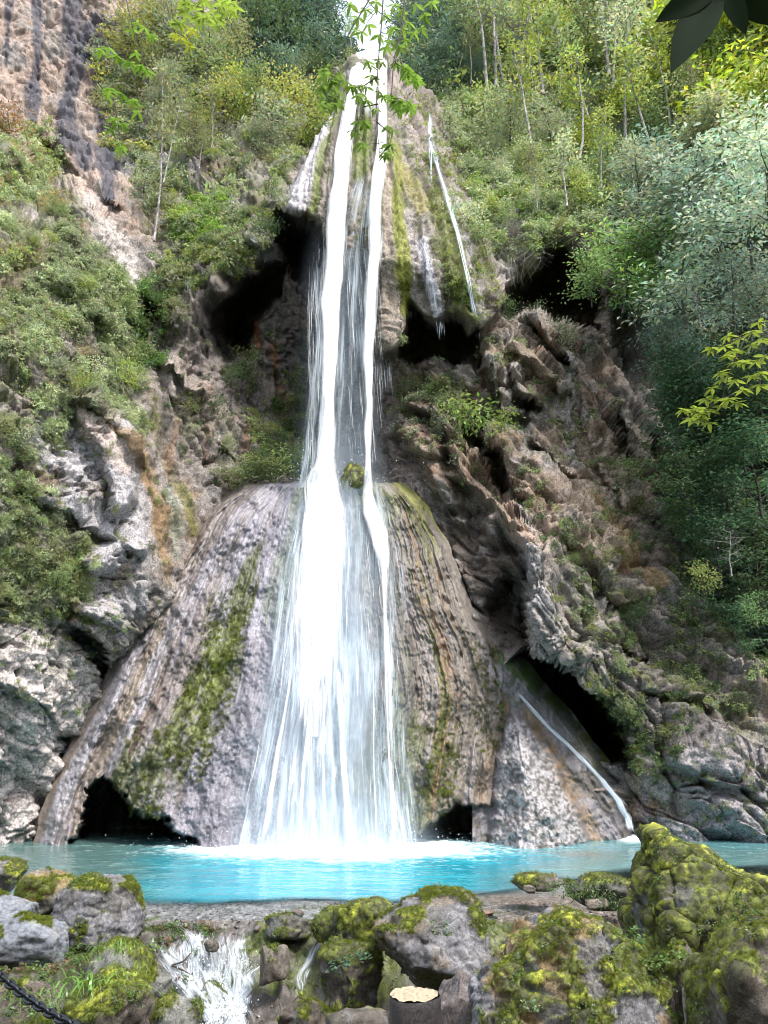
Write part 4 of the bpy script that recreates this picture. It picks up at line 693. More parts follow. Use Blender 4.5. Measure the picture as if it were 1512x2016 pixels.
# ================================================================ BOULDERS
import bmesh
_ico = {}
def ico(l):
    if l not in _ico:
        b = bmesh.new(); bmesh.ops.create_icosphere(b, subdivisions=l, radius=1); b.verts.ensure_lookup_table()
        _ico[l] = (np.array([v.co[:] for v in b.verts]), np.array([[v.index for v in f.verts] for f in b.faces])); b.free()
    V, F = _ico[l]; return V.copy(), F
def vnorm(V, F):
    n = np.zeros(V.shape); fn = np.cross(V[F[:, 1]]-V[F[:, 0]], V[F[:, 2]]-V[F[:, 0]])
    for i in range(3): np.add.at(n, F[:, i], fn)
    return n/(np.linalg.norm(n, axis=1, keepdims=True)+1e-9)
M_BOULD = rock_mat('boulder_stone', 5., .5, rough=.7, spec=.35)
PROTO = bpy.data.collections.new('prototypes')
BOULD = []
def boulder(px0, py0, px1, py1, Y, seed, label, level=5, moss=.5, col=((.30,.29,.29), (.20,.18,.16)), depth=.8, cuts=9, planes=(), rust=.0, box=3.2, group=None, name='boulder', thr=.0, dark=.0):
    r = np.random.default_rng(seed); V, F = ico(level)
    V = V/(np.abs(V)**box).sum(1, keepdims=True)**(1/box)
    for k in range(cuts):
        n = r.normal(size=3); n /= np.linalg.norm(n); d = r.uniform(.62, .92); ex = np.maximum(0, V@n-d); V -= n*ex[:, None]*.92
    for n, d in planes:
        n = np.array(n, float); n /= np.linalg.norm(n); ex = np.maximum(0, V@n-d); V -= n*ex[:, None]*.95
    o3 = r.uniform(0, 90, 3); q = V+o3
    nn = vnorm(V, F); V += nn*((fbm(*(q*1.5).T, 4, 1)-.5)*.34)[:, None]
    fa_, ea_, _ = facets(*(q*2.4).T, seed, .9); V += nn*(fa_*.10-.035*np.exp(-(ea_/.07)**2))[:, None]+nn*((fbm(*(q*7).T, 4, 2)-.5)*.07)[:, None]+nn*((fbm(*(q*14).T, 3, 4)-.5)*.045)[:, None]+nn*((fbm(*(q*30).T, 2, 3)-.5)*.02)[:, None]
    lo, hi = V.min(0), V.max(0); V = (V-(lo+hi)/2)/((hi-lo)/2)
    pc = at((px0+px1)/2, (py0+py1)/2, Y); a = at(px0, (py0+py1)/2, Y); b = at(px1, (py0+py1)/2, Y); tz = at(0, py0, Y)[2]; bz = at(0, py1, Y)[2]
    hw = abs(b[0]-a[0])/2; hz = (tz-bz)/2; V *= np.array([hw, (hw+hz)/2*depth, hz])
    nn = vnorm(V, F); wpos = V+pc
    m_ = fbm(*(wpos*2.6).T, 4, seed+5)+(nn[:, 2]-.1)*.20+(moss-.5)*.55+thr; mm = sstep(.52, .60, m_)*(1 if moss > 0 else 0)
    f1 = fbm(*(wpos*5).T, 4, seed+6); f2 = fbm(*(wpos*18).T, 4, seed+7, .7)
    C_ = np.zeros(V.shape, f4)+np.array(col[0], f4); C_ = mixc(C_, col[1], sstep(.45, .6, fbm(*(wpos*2.2).T, 4, seed+8)))
    C_ = mixc(C_, (.44,.43,.42), sstep(.6, .68, f1)*.6); C_ = mixc(C_, (.07,.065,.06), sstep(.42, .34, f2)*.6)
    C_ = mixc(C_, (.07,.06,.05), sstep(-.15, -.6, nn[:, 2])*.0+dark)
    if rust: C_ = mixc(C_, (.42,.25,.05), sstep(.5, .62, fbm(*(wpos*2.5).T, 3, seed+9)+nn[:, 2]*.08)*rust)
    mc = mixc(np.zeros(V.shape, f4)+np.array((.095,.115,.02), f4), (.25,.27,.03), sstep(.45, .65, f1)); mc = mixc(mc, (.03,.03,.014), sstep(.54, .44, f2)*.9); mc = mixc(mc, (.04,.04,.02), sstep(.56, .64, fbm(*(wpos*7).T, 3, seed+11))*.8)  # shade of small pits painted into the moss as dark specks
    C_ = mixc(C_, (0, 0, 0), mm)+mc*mm[:, None]; C_ *= (.35+1.3*fbm(*(wpos*30).T, 3, seed+3, .7))[:, None]
    V = V+nn*(mm*(.008+.045*fbm(*(wpos*20).T, 3, seed+2)))[:, None]
    me = raw_mesh(name, V, F, M_BOULD, np.clip(C_*np.array([.60,.62,.64])+mm[:, None]*C_*.85, .012, .6)); o = link(name, me, None, pc); tag(o, label, 'boulder', group)
    BOULD.append((o, V+pc, nn, mm)); return o
GR = ((.34,.33,.35), (.24,.225,.21)); BR = ((.26,.22,.18), (.15,.12,.095)); GRN = ((.28,.28,.25), (.18,.17,.14)); BLU = ((.34,.36,.40), (.22,.22,.24))
b_left = boulder(100,1722,284,1888,11.5,3,'rounded grey boulder with a pale top on the left bank, above the grass tuft',6,.36,GR,.9, thr=-.01,cuts=4,box=2.4)
boulder(36,1710,152,1815,12.3,14,'ochre edged boulder behind the rounded grey one, mossy on top',5,.42,GRN,.9,rust=.6)
boulder(-60,1694,50,1760,13.2,5,'flat mossy slab highest on the left bank, at the water line',5,.45,GR,1.1)
boulder(-70,1758,66,1850,11.4,6,'bluish grey block below the flat mossy slab',5,.12,BLU,.9)
boulder(-60,1800,136,1915,10.4,7,'low blue grey rock with a rough top above the black chain',5,.10,BLU,.9)
boulder(170,1850,300,2060,9.9,8,'mossy leaf covered rock beside the white cascade',5,.52,GRN,.8)
b_mid = boulder(735,1753,968,1962,10.3,9,'big grey boulder in the middle with yellow moss on its right shoulder',6,.27,GR,.85,rust=.25,planes=[((-.5,0,.8),.78)])
boulder(655,1768,775,1885,11.2,10,'dark green mossy rock leaning on the middle boulder',5,.85,GRN,.8,thr=.04)
boulder(615,1786,690,1850,11.7,11,'small mossy lump at the ledge edge left of the middle boulder',4,.8,GRN,.9)
boulder(520,1800,615,1850,12.0,15,'low leafy mossy stone on the ledge between the two small cascades',4,.7,GRN,.9)
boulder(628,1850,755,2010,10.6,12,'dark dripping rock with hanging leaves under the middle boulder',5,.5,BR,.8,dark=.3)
boulder(545,1955,660,2080,10.2,13,'brown wet rock at the foot of the thin side cascade',5,.2,BR,.8)
boulder(512,1858,572,1940,11.2,16,'wet brown stone splitting the small white cascade',4,.3,BR,.8)
boulder(402,1848,432,1874,11.6,17,'small wet stone in the middle of the cascade head',4,.1,BR,.8)
boulder(262,1905,340,1962,10.7,18,'greenish wet rock left of the cascade foot',4,.3,GRN,.8)
boulder(290,1962,392,2060,9.9,19,'olive moss stone at the bottom beside the foaming water',4,.55,GRN,.8)
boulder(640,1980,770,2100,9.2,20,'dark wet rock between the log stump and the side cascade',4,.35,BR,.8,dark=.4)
boulder(1226,1618,1700,1990,10.4,21,'tall moss clad boulder at the right edge, sloping down to the right',7,.66,GRN,.75,planes=[((.50,0,.86),.22),((-.97,-.1,.25),.80),((-.1,-.8,.5),.75)],cuts=4,thr=.03)
b_front = boulder(918,1786,1335,2260,8.1,22,'largest front boulder with green moss and an orange stained top',7,.52,GR,.7,rust=.6,planes=[((-.55,-.1,.75),.80),((.35,-.5,.8),.85)],cuts=6,thr=-.02)
boulder(1375,1755,1720,2260,7.4,23,'dark mossy rock in the lower right corner',6,.62,BR,.7,planes=[((-.3,0,.9),.9)],thr=.02)
boulder(860,1905,985,2100,8.9,24,'smooth pink brown ledge rock right of the log stump',5,.0,((.36,.28,.24),(.24,.20,.19)),.8)
boulder(1012,1720,1115,1752,13.2,25,'flat wet stone barely above the shallow water',4,.3,BR,1.2)
boulder(1030,1742,1055,1760,12.8,26,'small dark pebble sized rock in the clear shallows',3,.0,BR,1)
boulder(1120,1722,1240,1792,12.2,27,'low dark rock under the ferny plants by the shallows',4,.6,GRN,1)
boulder(1150,1768,1200,1792,11.6,28,'little brown stone at the shallow water edge',3,.0,((.42,.34,.27),(.3,.24,.2)),1)
boulder(930,1790,972,1806,12.2,29,'flat reddish stone in the shallows behind the middle boulder',3,.0,((.33,.21,.15),(.25,.17,.13)),1)
boulder(570,1790,600,1806,12.6,30,'small dark stone lying on the gravelly ledge',3,.0,BR,1)
boulder(1300,1840,1400,2100,8.6,31,'shaded rock in the gap between the two front boulders',4,.25,BR,.8,dark=.4)  # shade of the gap is mixed into its stone colour
boulder(120,1915,300,2080,8.6,32,'leaf littered dark stone under the black chain',5,.45,BR,.8,dark=.1)
boulder(-80,1935,110,2080,7.9,33,'brownish rock in the lower left corner below the chain',5,.4,BR,.8)
# ================================================================ STUMP, CHAIN, STICK
M_BARK = rock_mat('wet_bark', 8, .8, base=[(.35, (.02,.016,.016)), (.6, (.055,.045,.048))], rough=.4, spec=.6)
M_CUT = rock_mat('cut_wood', 12, .25, base=[(.3, (.34,.28,.19)), (.7, (.46,.39,.28))])
def lathe(rad_fn, zs, na, wob=0, seed=0):
    a = np.linspace(0, 2*math.pi, na, endpoint=False); A_, Z_ = np.meshgrid(a, zs); r_ = rad_fn(Z_, A_); V = np.stack([r_*np.cos(A_), r_*np.sin(A_), Z_], -1)
    i = np.arange(len(zs)*na).reshape(len(zs), na); j = np.roll(i, -1, 1); F = np.stack([i[:-1], j[:-1], j[1:], i[1:]], -1).reshape(-1, 4); return V.reshape(-1, 3), F
sp = at(815, 1957, 7.2); SR = (at(866, 1957, 7.2)-at(764, 1957, 7.2))[0]/2
st = bpy.data.objects.new('log_stump', None); S.collection.objects.link(st); st.location = (sp[0], sp[1], sp[2]-1.1); tag(st, 'cut log stump with a pale top and dark wet bark before the middle boulder', 'stump')
V, F = lathe(lambda z, a: SR*(1+.09*np.sin(a*3+1)*.5+(fbm(np.cos(a)*3+5, np.sin(a)*3+5, z*5, 4, 900)-.5)*.10+.10*(1.08-z)**2-.05*sstep(1.06, 1.09, z)), np.linspace(0, 1.09, 40), 90)
link('bark', raw_mesh('bark', V, F, M_BARK), st)
na = 60; rr = np.linspace(0, 1, 12)[:, None]; aa = np.linspace(0, 2*math.pi, na)[None]
V = np.stack([SR*.93*rr*np.cos(aa), SR*.93*rr*np.sin(aa), 1.095+.006*np.sin(rr*40)*rr+(vn(rr*9*np.cos(aa)+9, rr*9*np.sin(aa)+9, 0, 3)-.5)*.02+0*aa], -1).reshape(-1, 3); link('cut_face', raw_mesh('cut_face', V, grid_faces(12, na), M_CUT), st)
M_IRON, t_, o_ = newmat('black_iron'); _p = N(t_, 'ShaderNodeBsdfPrincipled'); _p.inputs['Base Color'].default_value = (.03,.035,.045,1); _p.inputs['Roughness'].default_value = .35; _p.inputs['Metallic'].default_value = .6; L(t_, _p.outputs[0], o_.inputs[0])
def tube_path(P_, rad, ns=8, closed=False):
    P_ = np.asarray(P_, float); n = len(P_); T_ = np.gradient(P_, axis=0) if not closed else np.roll(P_, -1, 0)-np.roll(P_, 1, 0); T_ /= np.linalg.norm(T_, axis=1, keepdims=True)+1e-9
    ref = np.array([.13, .27, .95]); A_ = np.cross(T_, ref); bad = np.linalg.norm(A_, axis=1) < .1; A_[bad] = np.cross(T_[bad], [1, 0, 0]); A_ /= np.linalg.norm(A_, axis=1, keepdims=True); B_ = np.cross(T_, A_)
    a = np.linspace(0, 2*math.pi, ns, endpoint=False); rad = np.broadcast_to(np.asarray(rad, float), (n,))
    V = (P_[:, None]+rad[:, None, None]*(np.cos(a)[None, :, None]*A_[:, None]+np.sin(a)[None, :, None]*B_[:, None])).reshape(-1, 3)
    i = np.arange(n*ns).reshape(n, ns); 
    if closed: i = np.concatenate([i, i[:1]], 0)
    j = np.roll(i, -1, 1); F = np.stack([i[:-1], j[:-1], j[1:], i[1:]], -1).reshape(-1, 4); return V, F
ch = bpy.data.objects.new('chain', None); S.collection.objects.link(ch); tag(ch, 'heavy black iron chain slung across the lower left corner over the rocks', 'chain')
tt = np.linspace(0, 2*math.pi, 20, endpoint=False); lk = np.stack([np.cos(tt)*.046+np.sign(np.cos(tt))*.012, np.sin(tt)*.026, 0*tt], -1); lme = raw_mesh('link', *tube_path(lk, .0115, 7, True), M_IRON)
pa, pb = at(-30, 1893, 7.0), at(290, 2065, 5.6); cl = np.linspace(0, 1, 400)[:, None]; cpth = pa+(pb-pa)*cl+np.array([0, 0, -.10])*np.sin(cl*math.pi); seg = np.r_[0, np.cumsum(np.linalg.norm(np.diff(cpth, axis=0), axis=1))]
for k, s in enumerate(np.arange(0, seg[-1], .078)):
    p = np.array([np.interp(s, seg, cpth[:, i]) for i in range(3)]); q = np.array([np.interp(s+.03, seg, cpth[:, i]) for i in range(3)]); d = Vector(q-p).to_track_quat('X', 'Z').to_euler()
    from mathutils import Euler
    m = d.to_matrix() @ Euler(((k % 2)*1.57+.5, 0, 0)).to_matrix(); link('link', lme, ch, p, m.to_euler())
M_STICK = rock_mat('pale_stick', 9, .4, base=[(.3, (.34,.30,.27)), (.7, (.5,.46,.42))]); M_DKWOOD = rock_mat('dark_wood', 9, .4, base=[(.3, (.03,.025,.02)), (.7, (.08,.065,.05))])
V, F = tube_path([at(1347, 1946, 7.9), at(1350, 1980, 7.8), at(1353, 2060, 7.7)], [.022, .025, .028], 10); tag(link('broken_stick', raw_mesh('broken_stick', V, F, M_STICK)), 'pale grey stick standing upright in the gap between the two front boulders', 'stick')
for a, lab in (([(270,1850),(300,1885),(312,1900)], 'thin dark twig lying across the rock left of the cascade'), ([(340,1912),(362,1905),(378,1888)], 'dark forked twig caught in the white cascade'), ([(340,1912),(362,1922),(377,1930)], 'lower dark twig caught in the white cascade')):
    pp = [hit(x, y)+[0, -.08, .09] for x, y in a]; V, F = tube_path(pp, [.012, .012, .006], 7); tag(link('twig', raw_mesh('twig', V, F, M_DKWOOD)), lab, 'twig')

# loose stones on the gravelly ledge and in the shallows: too many and small to count
M_PEB = rock_mat('pebble', 9., .3, base=[(.25, (.05,.04,.035)), (.5, (.14,.12,.11)), (.75, (.26,.24,.24))], rough=.4, spec=.5)
def pebble_me(s):
    r = np.random.default_rng(s); V, F = ico(2); V = V*np.array([1, .8, .55]); 
    for k in range(5): n = rnd_unit(1, r)[0]; d = r.uniform(.4, .6); V = V-n*np.maximum(0, V@n-d)[:, None]
    return raw_mesh('pebble', V, F, M_PEB)
# ================================================================ FOLIAGE
def leaf_mat(name, tl=.35, rough=.45, spec=.35, src='inst'):
    m, t, o = newmat(name); a = N(t, 'ShaderNodeAttribute'); a.attribute_name = 'Col'
    if src == 'inst': b = N(t, 'ShaderNodeAttribute'); b.attribute_type = 'INSTANCER'; b.attribute_name = 'tint'; bc = b.outputs['Color']
    elif src == 'obj': b = N(t, 'ShaderNodeObjectInfo'); bc = b.outputs['Color']
    mu = N(t, 'ShaderNodeMix', data_type='RGBA', blend_type='MULTIPLY'); mu.inputs['Factor'].default_value = 1; L(t, a.outputs['Color'], mu.inputs['A']); L(t, bc, mu.inputs['B']); c = mu.outputs['Result']
    p = N(t, 'ShaderNodeBsdfPrincipled'); L(t, c, p.inputs['Base Color']); p.inputs['Roughness'].default_value = rough; p.inputs['Specular IOR Level'].default_value = spec
    ts = N(t, 'ShaderNodeBsdfTranslucent'); hs = N(t, 'ShaderNodeHueSaturation'); hs.inputs['Hue'].default_value = .485; hs.inputs['Value'].default_value = 1.5; L(t, c, hs.inputs['Color']); L(t, hs.outputs[0], ts.inputs[0])
    mx = N(t, 'ShaderNodeMixShader'); mx.inputs[0].default_value = tl; L(t, p.outputs[0], mx.inputs[1]); L(t, ts.outputs[0], mx.inputs[2]); L(t, mx.outputs[0], o.inputs[0]); return m
M_LEAFI = leaf_mat('leaf_scatter'); M_LEAFO = leaf_mat('leaf_crown', src='obj')
M_TWIGP = rock_mat('pale_bark', 3, .4, base=[(.3, (.23,.215,.20)), (.7, (.42,.40,.38))]); M_TWIGD = rock_mat('dark_bark', 3, .4, base=[(.3, (.045,.038,.03)), (.7, (.11,.095,.08))])
def rnd_unit(n, r): v = r.normal(size=(n, 3)); return v/np.linalg.norm(v, axis=1, keepdims=True)
def leaves_mesh(name, Cn, dirs, nrm, ln, wd, mat, r, hue=.25, extra=None):
    """one folded diamond per leaf"""
    n = len(Cn); dirs = dirs/np.linalg.norm(dirs, axis=1, keepdims=True); sd_ = np.cross(dirs, nrm); sd_ /= np.linalg.norm(sd_, axis=1, keepdims=True)+1e-9; up = np.cross(sd_, dirs)
    ln = (np.ones(n)*ln*r.uniform(.6, 1.25, n))[:, None]; wd = ln*wd
    V = np.stack([Cn, Cn+dirs*ln*.45+sd_*wd*.5+up*ln*.08, Cn+dirs*ln-up*ln*.12, Cn+dirs*ln*.45-sd_*wd*.5+up*ln*.08], 1).reshape(-1, 3); F = np.arange(n*4).reshape(n, 4)
    v = r.uniform(.65, 1.35, n); c = np.stack([v*r.uniform(1-hue, 1+hue, n), v, v*r.uniform(.7, 1.2, n)], -1)
    return raw_mesh(name, V, F, mat, np.repeat(c, 4, 0), smooth=False)
def clump(name, n, mat, seed, ln=.16, wd=.5, flat=.7, lumps=7, hang=0., up=.6, dist=.42):
    """leaf sprays round the twig ends of a lumpy crown of radius 1, base at the origin"""
    r = np.random.default_rng(seed); lc = rnd_unit(lumps, r)*r.uniform(.25, .85, (lumps, 1)); lc[:, 2] = abs(lc[:, 2])*flat+.12; lr = r.uniform(.25, .5, lumps)
    nt_ = max(4, n//7); k = r.integers(lumps, size=nt_); tw = lc[k]+rnd_unit(nt_, r)*(lr[k]*r.uniform(.5, 1, nt_)**.4)[:, None]*np.array([1, 1, .75])
    j = np.repeat(np.arange(nt_), 7)[:n]; tw_d = tw[j]-lc[k][j]; tw_d /= np.linalg.norm(tw_d, axis=1, keepdims=True)+1e-6
    c = tw[j]+r.normal(size=(len(j), 3))*ln*dist; d = tw_d*.7+rnd_unit(len(j), r)*.8+np.array([0, 0, -hang]); nm = np.array([0, 0, up])+rnd_unit(len(j), r)*.55+tw_d*.3
    return leaves_mesh(name, c, d, nm, ln, wd, mat, r)
def grass(name, n, mat, seed, ln=1., droop=.9, w=.035, spread=.35, lean=(0, -.25)):
    r = np.random.default_rng(seed); V = []; F = []; C_ = []
    for i in range(n):
        a = r.uniform(0, 6.28); b = np.array([math.cos(a), math.sin(a), 0]); p = np.array([r.normal()*.18, r.normal()*.18, 0]); l = ln*r.uniform(.5, 1.1); o_ = b*spread*r.uniform(.4, 1.4)+np.array([*lean, 0]); s_ = np.cross(b, [0, 0, 1])*w*r.uniform(.6, 1.2); v = r.uniform(.6, 1.4); st_ = len(V)
        for k in range(5):
            t = k/4; c = p+o_*l*t+np.array([0, 0, 1])*l*(t-droop*t*t)+o_*l*t*t*.6; V += [c-s_*(1-t*.92), c+s_*(1-t*.92)]; C_ += [(v, v, v*.9)]*2
        for k in range(4): F.append((st_+2*k, st_+2*k+1, st_+2*k+3, st_+2*k+2))
    return raw_mesh(name, np.array(V), np.array(F), mat, np.array(C_), smooth=True)
def twiggy(name, n, mat, seed, thick=.012):
    r = np.random.default_rng(seed); VV = []; FF = []; b = 0
    for i in range(n):
        d = rnd_unit(1, r)[0]; d[2] = abs(d[2])*.8+.1; p = np.array([0, 0, .05])*1.; pts = [p]
        for k in range(5): d = d+r.normal(size=3)*.25; d /= np.linalg.norm(d); p = p+d*.2; pts.append(p)
        V, F = tube_path(pts, np.linspace(thick, thick*.3, 6), 3); VV.append(V); FF.append(F+b); b += len(V)
    return raw_mesh(name, np.concatenate(VV), np.concatenate(FF), mat)
def proto(me): o = bpy.data.objects.new(me.name, me); PROTO.objects.link(o); return o
def scatter(name, meshes, pts, rot, scl, tint, label=None, parent=None, seed=0):
    """geometry-nodes stuff: instance one of the meshes on each point"""
    r = np.random.default_rng(seed); n = len(pts)
    if n == 0: return
    me = bpy.data.meshes.new(name); me.vertices.add(n); me.vertices.foreach_set('co', np.asarray(pts, f4).ravel())
    for nm, ty, val in (('rot', 'FLOAT_VECTOR', rot), ('scl', 'FLOAT', scl), ('pid', 'INT', r.integers(len(meshes), size=n))):
        a = me.attributes.new(nm, ty, 'POINT'); a.data.foreach_set('vector' if ty == 'FLOAT_VECTOR' else 'value', np.ascontiguousarray(val, np.int32 if ty == 'INT' else f4).ravel())
    a = me.attributes.new('tint', 'FLOAT_COLOR', 'POINT'); c = np.ones((n, 4), f4); c[:, :3] = tint; a.data.foreach_set('color', c.ravel())
    o = link(name, me, parent); o['kind'] = 'stuff'
    if label: o['label'] = label
    col = bpy.data.collections.new('leaf_kinds')
    for m in meshes: p = bpy.data.objects.new('k%02d' % len(col.objects), m); col.objects.link(p)
    ng = bpy.data.node_groups.new(name, 'GeometryNodeTree'); ng.interface.new_socket('Geometry', in_out='INPUT', socket_type='NodeSocketGeometry'); ng.interface.new_socket('Geometry', in_out='OUTPUT', socket_type='NodeSocketGeometry')
    gi = ng.nodes.new('NodeGroupInput'); go = ng.nodes.new('NodeGroupOutput'); ip = ng.nodes.new('GeometryNodeInstanceOnPoints'); ci = ng.nodes.new('GeometryNodeCollectionInfo'); ci.inputs[0].default_value = col; ci.inputs[1].default_value = True; ci.inputs[2].default_value = True
    def na_(nm, ty): q = ng.nodes.new('GeometryNodeInputNamedAttribute'); q.data_type = ty; q.inputs[0].default_value = nm; return q.outputs[0]
    lk_ = ng.links.new; lk_(gi.outputs[0], ip.inputs['Points']); lk_(ci.outputs[0], ip.inputs['Instance']); ip.inputs['Pick Instance'].default_value = True
    lk_(na_('pid', 'INT'), ip.inputs['Instance Index']); er = ng.nodes.new('FunctionNodeEulerToRotation'); lk_(na_('rot', 'FLOAT_VECTOR'), er.inputs[0]); lk_(er.outputs[0], ip.inputs['Rotation']); lk_(na_('scl', 'FLOAT'), ip.inputs['Scale']); lk_(ip.outputs[0], go.inputs[0])
    md = o.modifiers.new('scatter', 'NODES'); md.node_group = ng; return o
def euler_to(n, r, wup=.5, yaw=True):
    """rotations turning +Z towards a blend of up and the surface normal"""
    d = n*(1-wup)+np.array([0, 0, wup]); d /= np.linalg.norm(d, axis=1, keepdims=True); out = []
    ang = r.uniform(0, 6.28, len(n)); th = np.arccos(np.clip(d[:, 2], -1, 1)); ph = np.arctan2(d[:, 1], d[:, 0])
    # R = Rz(ph) Ry(th) Rz(ang-ph) -> XYZ euler by matrix
    c1, s1, c2, s2_, c3, s3 = np.cos(ph), np.sin(ph), np.cos(th), np.sin(th), np.cos(ang-ph), np.sin(ang-ph)
    m20 = -s2_*c3; m21 = s2_*s3; m22 = c2; m10 = s1*c2*c3+c1*s3; m00 = c1*c2*c3-s1*s3
    return np.stack([np.arctan2(m21, m22), np.arcsin(np.clip(-m20, -1, 1)), np.arctan2(m10, m00)], -1)
def pick(poly, n, seed, thin=.0, f=.05, lo=.45):
    r = np.random.default_rng(seed); P_ = np.array(poly, float); x0, y0 = P_.min(0); x1, y1 = P_.max(0); out = []
    x = r.uniform(x0, x1, n*6); y = r.uniform(y0, y1, n*6); ok = poly_sd(x, y, poly) > r.uniform(-12, 8, n*6)
    ok &= fbm(x*f, y*f, 0, 3, seed) > lo+thin*r.uniform(-.1, .1, n*6); x, y = x[ok][:n], y[ok][:n]; return x, y
def surf(x, y):
    i = np.clip(np.searchsorted(gy, y), 1, len(gy)-2); j = np.clip(np.searchsorted(gx, x), 1, len(gx)-2); return P2[i, j].astype(float), NR2[i, j].astype(float)
SM = [clump('small_leaf', 120, M_LEAFI, s, .25, .55, .8) for s in (1, 2, 3)]
MD = [clump('broad_leaf', 90, M_LEAFI, s, .34, .5, .8, 6, .3) for s in (4, 5)]
FN = [clump('fine_leaf', 170, M_LEAFI, s, .17, .6, .9, 9) for s in (6, 7)]
GS = [grass('grass_tuft', 60, M_LEAFI, s, 1.2, 1.25, .03, .5) for s in (8, 9)]
HG = [grass('hanging_grass', 60, M_LEAFI, s, 1.3, 2.1, .022, .35, (0, -.3)) for s in (10, 11)]
CN = [clump('dark_spray', 150, M_LEAFI, s, .28, .26, .45, 8, .2, 1.) for s in (12, 13)]
TWG = [twiggy('bare_twigs', 26, M_TWIGP, s) for s in (14, 15)]
def zone(name, label, poly, n, kinds, size, tints, seed, lo=.42, f=.05, wup=.5, lift=.0, thin=.3):
    r = np.random.default_rng(seed+1000); x, y = pick(poly, int(n*.62), seed, thin, f, lo)
    if len(x) == 0: return
    p, nn = surf(x, y); n_ = len(x); dist = p[:, 1]; s = r.uniform(size[0], size[1], n_)*(dist/26)
    t = np.array(tints)*TB; w_ = fbm(x*.03, y*.03, 3, 3, seed+3)[:, None]; k = r.integers(len(t), size=n_); tc = t[k]*(.75+.5*r.random((n_, 1)))
    return scatter(name, kinds, p+nn*lift*s[:, None]-np.array([0, 0, .15])*s[:, None], euler_to(nn, r, wup), s, tc, label, seed=seed)
TB = 1.75   # overall leaf reflectance
# tints (leaf reflectance)
YG = (.165,.21,.05); LG = (.125,.17,.07); OL = (.12,.135,.06); DG = (.04,.07,.028); BG = (.062,.10,.072); GG = (.16,.185,.12); PG = (.23,.27,.16); YE = (.20,.21,.05); RD = (.20,.15,.07); DB = (.022,.045,.035); GYT = (.20,.20,.17)
LEFT = [(-30,300),(60,330),(150,440),(230,560),(290,700),(265,860),(200,780),(110,760),(130,880),(50,900),(-30,900)]
zone('undergrowth', 'light green bushes and grasses covering the left slope', LEFT, 2900, SM+FN+GS, (.16, .44), [LG, GG, OL, PG, PG, GG], 21, .56)
zone('undergrowth', 'pale green leaves with reddish tips on the upper left bank', [(-30,235),(110,240),(130,330),(60,400),(-30,420)], 420, MD+SM, (.22, .45), [PG, LG, YG, PG, LG, RD], 22, .3)
zone('undergrowth', 'grassy tufts on the lower left rocks', [(-30,880),(60,940),(120,990),(200,1080),(190,1190),(110,1240),(-30,1210)], 900, SM+FN+GS, (.14, .36), [LG, GG, OL, PG], 23, .47)
zone('undergrowth', 'sparse moss and weeds on the left rock faces', [(80,860),(300,700),(350,1100),(250,1300),(300,1450),(60,1440),(-30,1250)], 420, FN, (.10, .28), [OL, LG, MOSS], 24, .5)
zone('undergrowth', 'green and silvery grass on the ledge left of the cliff wall', [(110,480),(240,560),(280,720),(230,760),(180,640),(90,560)], 380, GS+FN, (.35, .65), [GG, PG, LG], 25, .35)
UPL = [(200,60),(300,20),(480,60),(600,130),(650,180),(600,280),(560,400),(540,440),(400,560),(300,560),(290,440),(240,300),(200,180)]
zone('undergrowth', 'olive green scrub on the slope left of the upper waterfall', UPL, 3000, SM+FN+MD[:1], (.20, .55), [OL, LG, GG, PG, DG, YG, GYT], 31, .57, .04)
zone('undergrowth', 'bright green patch of grass below the leaning trees', [(340,440),(400,370),(450,380),(430,440),(370,480)], 260, GS+FN, (.35, .6), [(.12,.22,.03), LG], 32, .2)
zone('undergrowth', 'yellow green leaves above the left cave', [(400,430),(560,380),(545,430),(470,530),(400,560),(340,600),(330,500)], 700, SM+FN, (.14, .34), [YG, OL, LG, GG], 33, .46)
zone('undergrowth', 'brown dry shrubs and small leaves on the dark streaked wall', [(180,60),(330,30),(320,250),(260,380),(220,300)], 420, SM+TWG, (.3, .7), [OL, YE, GG, GYT], 34, .48)
zone('dark_forest', 'dark conifer wood on the ridge left of the lip', [(470,-60),(620,-60),(645,60),(680,118),(620,150),(560,200),(500,150),(470,60)], 800, CN+SM[:1], (.6, 1.2), [DB, DG, DB, BG], 35, .2)
CENR = [(860,190),(960,180),(1080,230),(1180,260),(1200,440),(1170,470),(1060,480),(990,500),(960,470),(905,340)]
zone('undergrowth', 'fresh light green bushes right of the upper waterfall', CENR, 2500, SM+FN+GS[:1], (.25, .6), [LG, PG, (.13,.20,.05), GG, PG], 41, .40)
zone('undergrowth', 'drooping dry grass fringe over the right cave mouth', [(990,455),(1060,470),(1120,440),(1190,440),(1180,475),(1110,470),(1050,500),(1000,510)], 160, HG+TWG, (.5, .9), [GYT, (.16,.15,.07), GG], 42, .1)
zone('undergrowth', 'tiny leaves and moss on the tufa skirt under the lip', [(780,140),(850,200),(905,340),(965,480),(985,590),(940,640),(890,600),(840,420),(800,300)], 700, FN, (.12, .34), [OL, YG, MOSS, LG], 43, .42)
zone('undergrowth', 'mossy leaves on the left edge of the waterfall chute', [(690,100),(655,190),(620,270),(600,270),(620,200),(650,140)], 160, FN+SM[:1], (.2, .5), [OL, LG], 44, .3)
FOR = [(800,-200),(1900,-200),(1900,460),(1512,420),(1330,400),(1200,440),(1080,240),(960,180),(860,190),(805,125),(800,40)]
zone('forest_floor', 'mixed green woodland covering the upper right slope', FOR, 3600, SM+MD+CN[:1], (.45, 1.0), [LG, OL, YG, DG, GG, BG, LG, PG, YG], 51, .44, .04)
zone('dark_forest', 'blue green shaded wood behind the lip of the waterfall', [(806,20),(900,10),(940,100),(930,190),(860,190),(800,120)], 420, CN+SM[:1], (.6, 1.2), [DB, BG, DG], 52, .15)
